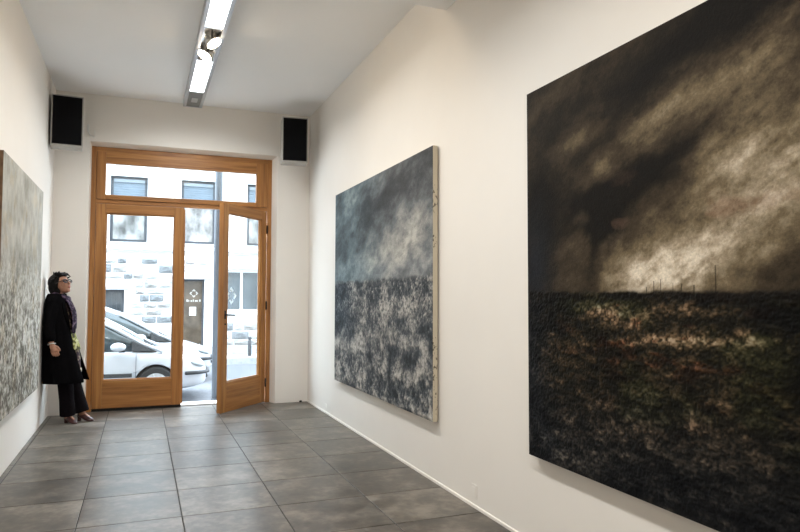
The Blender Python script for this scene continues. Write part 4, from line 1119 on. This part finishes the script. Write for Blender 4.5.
# lime printed panel of the tunic, below the scarf
shell([(-0.8135, 8.03, 1.00, 0.138, 0.158), (-0.800, 8.03, 0.91, 0.155, 0.172), (-0.789, 8.03, 0.84, 0.174, 0.189), (-0.783, 8.03, 0.79, 0.175, 0.190)], D(-50), D(10), 12, 'tunic_print', M_TUNIC_Y, 0.003, parent=tun)
shell([(-0.766, 8.03, 0.59, 0.171, 0.190), (-0.760, 8.03, 0.545, 0.169, 0.188)], D(-60), D(30), 14, 'tunic_hem_border', mat('cream_border', (0.45, 0.40, 0.28), 0.9, noise=(40, 0.6)), 0.003, parent=tun)

# scarf: loops round the neck, two tails down the front
sc = MB(); rg = []
for k in range(24):
    a = 2*math.pi*k/24
    c = Vector((-0.818+0.068*math.cos(a), 8.025+0.076*math.sin(a), 1.358-0.024*math.cos(a)))
    e1 = Vector((math.cos(a), math.sin(a), 0)); e2 = Vector((0, 0, 1))
    rg.append([c+e1*(0.034*math.cos(2*math.pi*j/10)*(1+0.15*math.sin(5*a)))+e2*(0.044*math.sin(2*math.pi*j/10)) for j in range(10)])
sc.rings(rg+[rg[0]], cap=False)
scarf = wb(sc, 'scarf', M_SCARF, wom, smooth=True)
for off_y, z_end, w_ in ((-0.055, 0.98, 0.058), (0.045, 1.02, 0.055)):
    mb = MB(); row = []
    for k in range(8):
        t = k/7; z = 1.375-(1.375-z_end)*t
        x = -0.752 + 0.085*math.sin(min(t*1.6, 1)*math.pi/2) + 0.012*t
        wv = w_*(0.8+0.25*t)
        yc = 8.03+off_y-0.02*t
        row.append([(x-0.010*abs(j-3)+0.008*math.sin(j*2.1+k*0.5), yc+wv*(j-3)/3.0, z-0.012*math.sin(j)) for j in range(7)])
    mb.rings(row, cap=False, closed=False)
    o = wb(mb, 'scarf_tail', M_SCARF, scarf, smooth=True, recalc=False)
    sd_ = o.modifiers.new('so', 'SOLIDIFY'); sd_.thickness = 0.012; sd_.offset = 0
    ss = o.modifiers.new('su', 'SUBSURF'); ss.levels = 1; apply_mods(o)

# trousers: one mesh, two flared legs joined at the hip
tr = MB()
tr.rings([ell((-0.80, 8.03, 0.94), 0.112, 0.150), ell((-0.80, 8.03, 0.84), 0.135, 0.175), ell((-0.79, 8.03, 0.72), 0.125, 0.170)])
for pts, rad in LEGS:
    q = [Vector(p) for p in pts]
    tr.tube([q[0], q[0].lerp(q[1], 0.5), q[1], q[1].lerp(q[2], 0.55), q[2]+Vector((0, 0, -0.015))], [0.098, 0.088, 0.078, 0.074, 0.080], 18)
to = wb(tr, 'trousers', M_TROU); remesh(to, 0.008, 3)
for (hx, hy), (tx, ty) in FEET:
    h_ = Vector((hx, hy, 0)); t_ = Vector((tx, ty, 0)); d = (t_-h_).normalized(); n_ = Vector((-d.y, d.x, 0)); ln = (t_-h_).length
    mb = MB(); rg = []
    for s, w_, z0, z1 in ((-0.20, 0.022, 0.050, 0.105), (-0.05, 0.033, 0.042, 0.118), (0.25, 0.037, 0.030, 0.110), (0.55, 0.040, 0.012, 0.080), (0.85, 0.042, 0.004, 0.056), (1.08, 0.034, 0.003, 0.042), (1.22, 0.014, 0.004, 0.026)):
        c = h_ + d*ln*s
        rg.append([c+n_*w_+Vector((0, 0, z0)), c+n_*w_*1.02+Vector((0, 0, z0*0.6+z1*0.4)), c+n_*w_*0.6+Vector((0, 0, z1*0.93)), c+Vector((0, 0, z1)), c-n_*w_*0.6+Vector((0, 0, z1*0.93)), c-n_*w_*1.02+Vector((0, 0, z0*0.6+z1*0.4)), c-n_*w_+Vector((0, 0, z0))])
    mb.rings(rg)
    sh = wb(mb, 'shoe', M_SHOE, wom, smooth=True)
    ss = sh.modifiers.new('su', 'SUBSURF'); ss.levels = 2; apply_mods(sh)
    mb = MB(); c = h_-d*0.010
    mb.tube([c+Vector((0, 0, 0.0)), c+Vector((0, 0, 0.03)), c+Vector((0, 0, 0.062))], [0.020, 0.020, 0.027], 12); wb(mb, 'heel', M_SHOE, sh)
# cuff bracelet glint at the wrist
w = Vector(ARM_R[2]); d = (w-Vector(ARM_R[1])).normalized()
mb = MB(); e1 = d.cross(Vector((0, 1, 0))).normalized(); e2 = d.cross(e1).normalized(); c = w-d*0.002
mb.tube([c+(e1*math.cos(2*math.pi*k/16)+e2*math.sin(2*math.pi*k/16))*0.036 for k in range(17)], 0.006, 6, cap=False)
wb(mb, 'bracelet', mat('silver_bracelet', (0.5, 0.48, 0.45), 0.3, 0.9, noise=(40, 0.1)), wom, smooth=True)
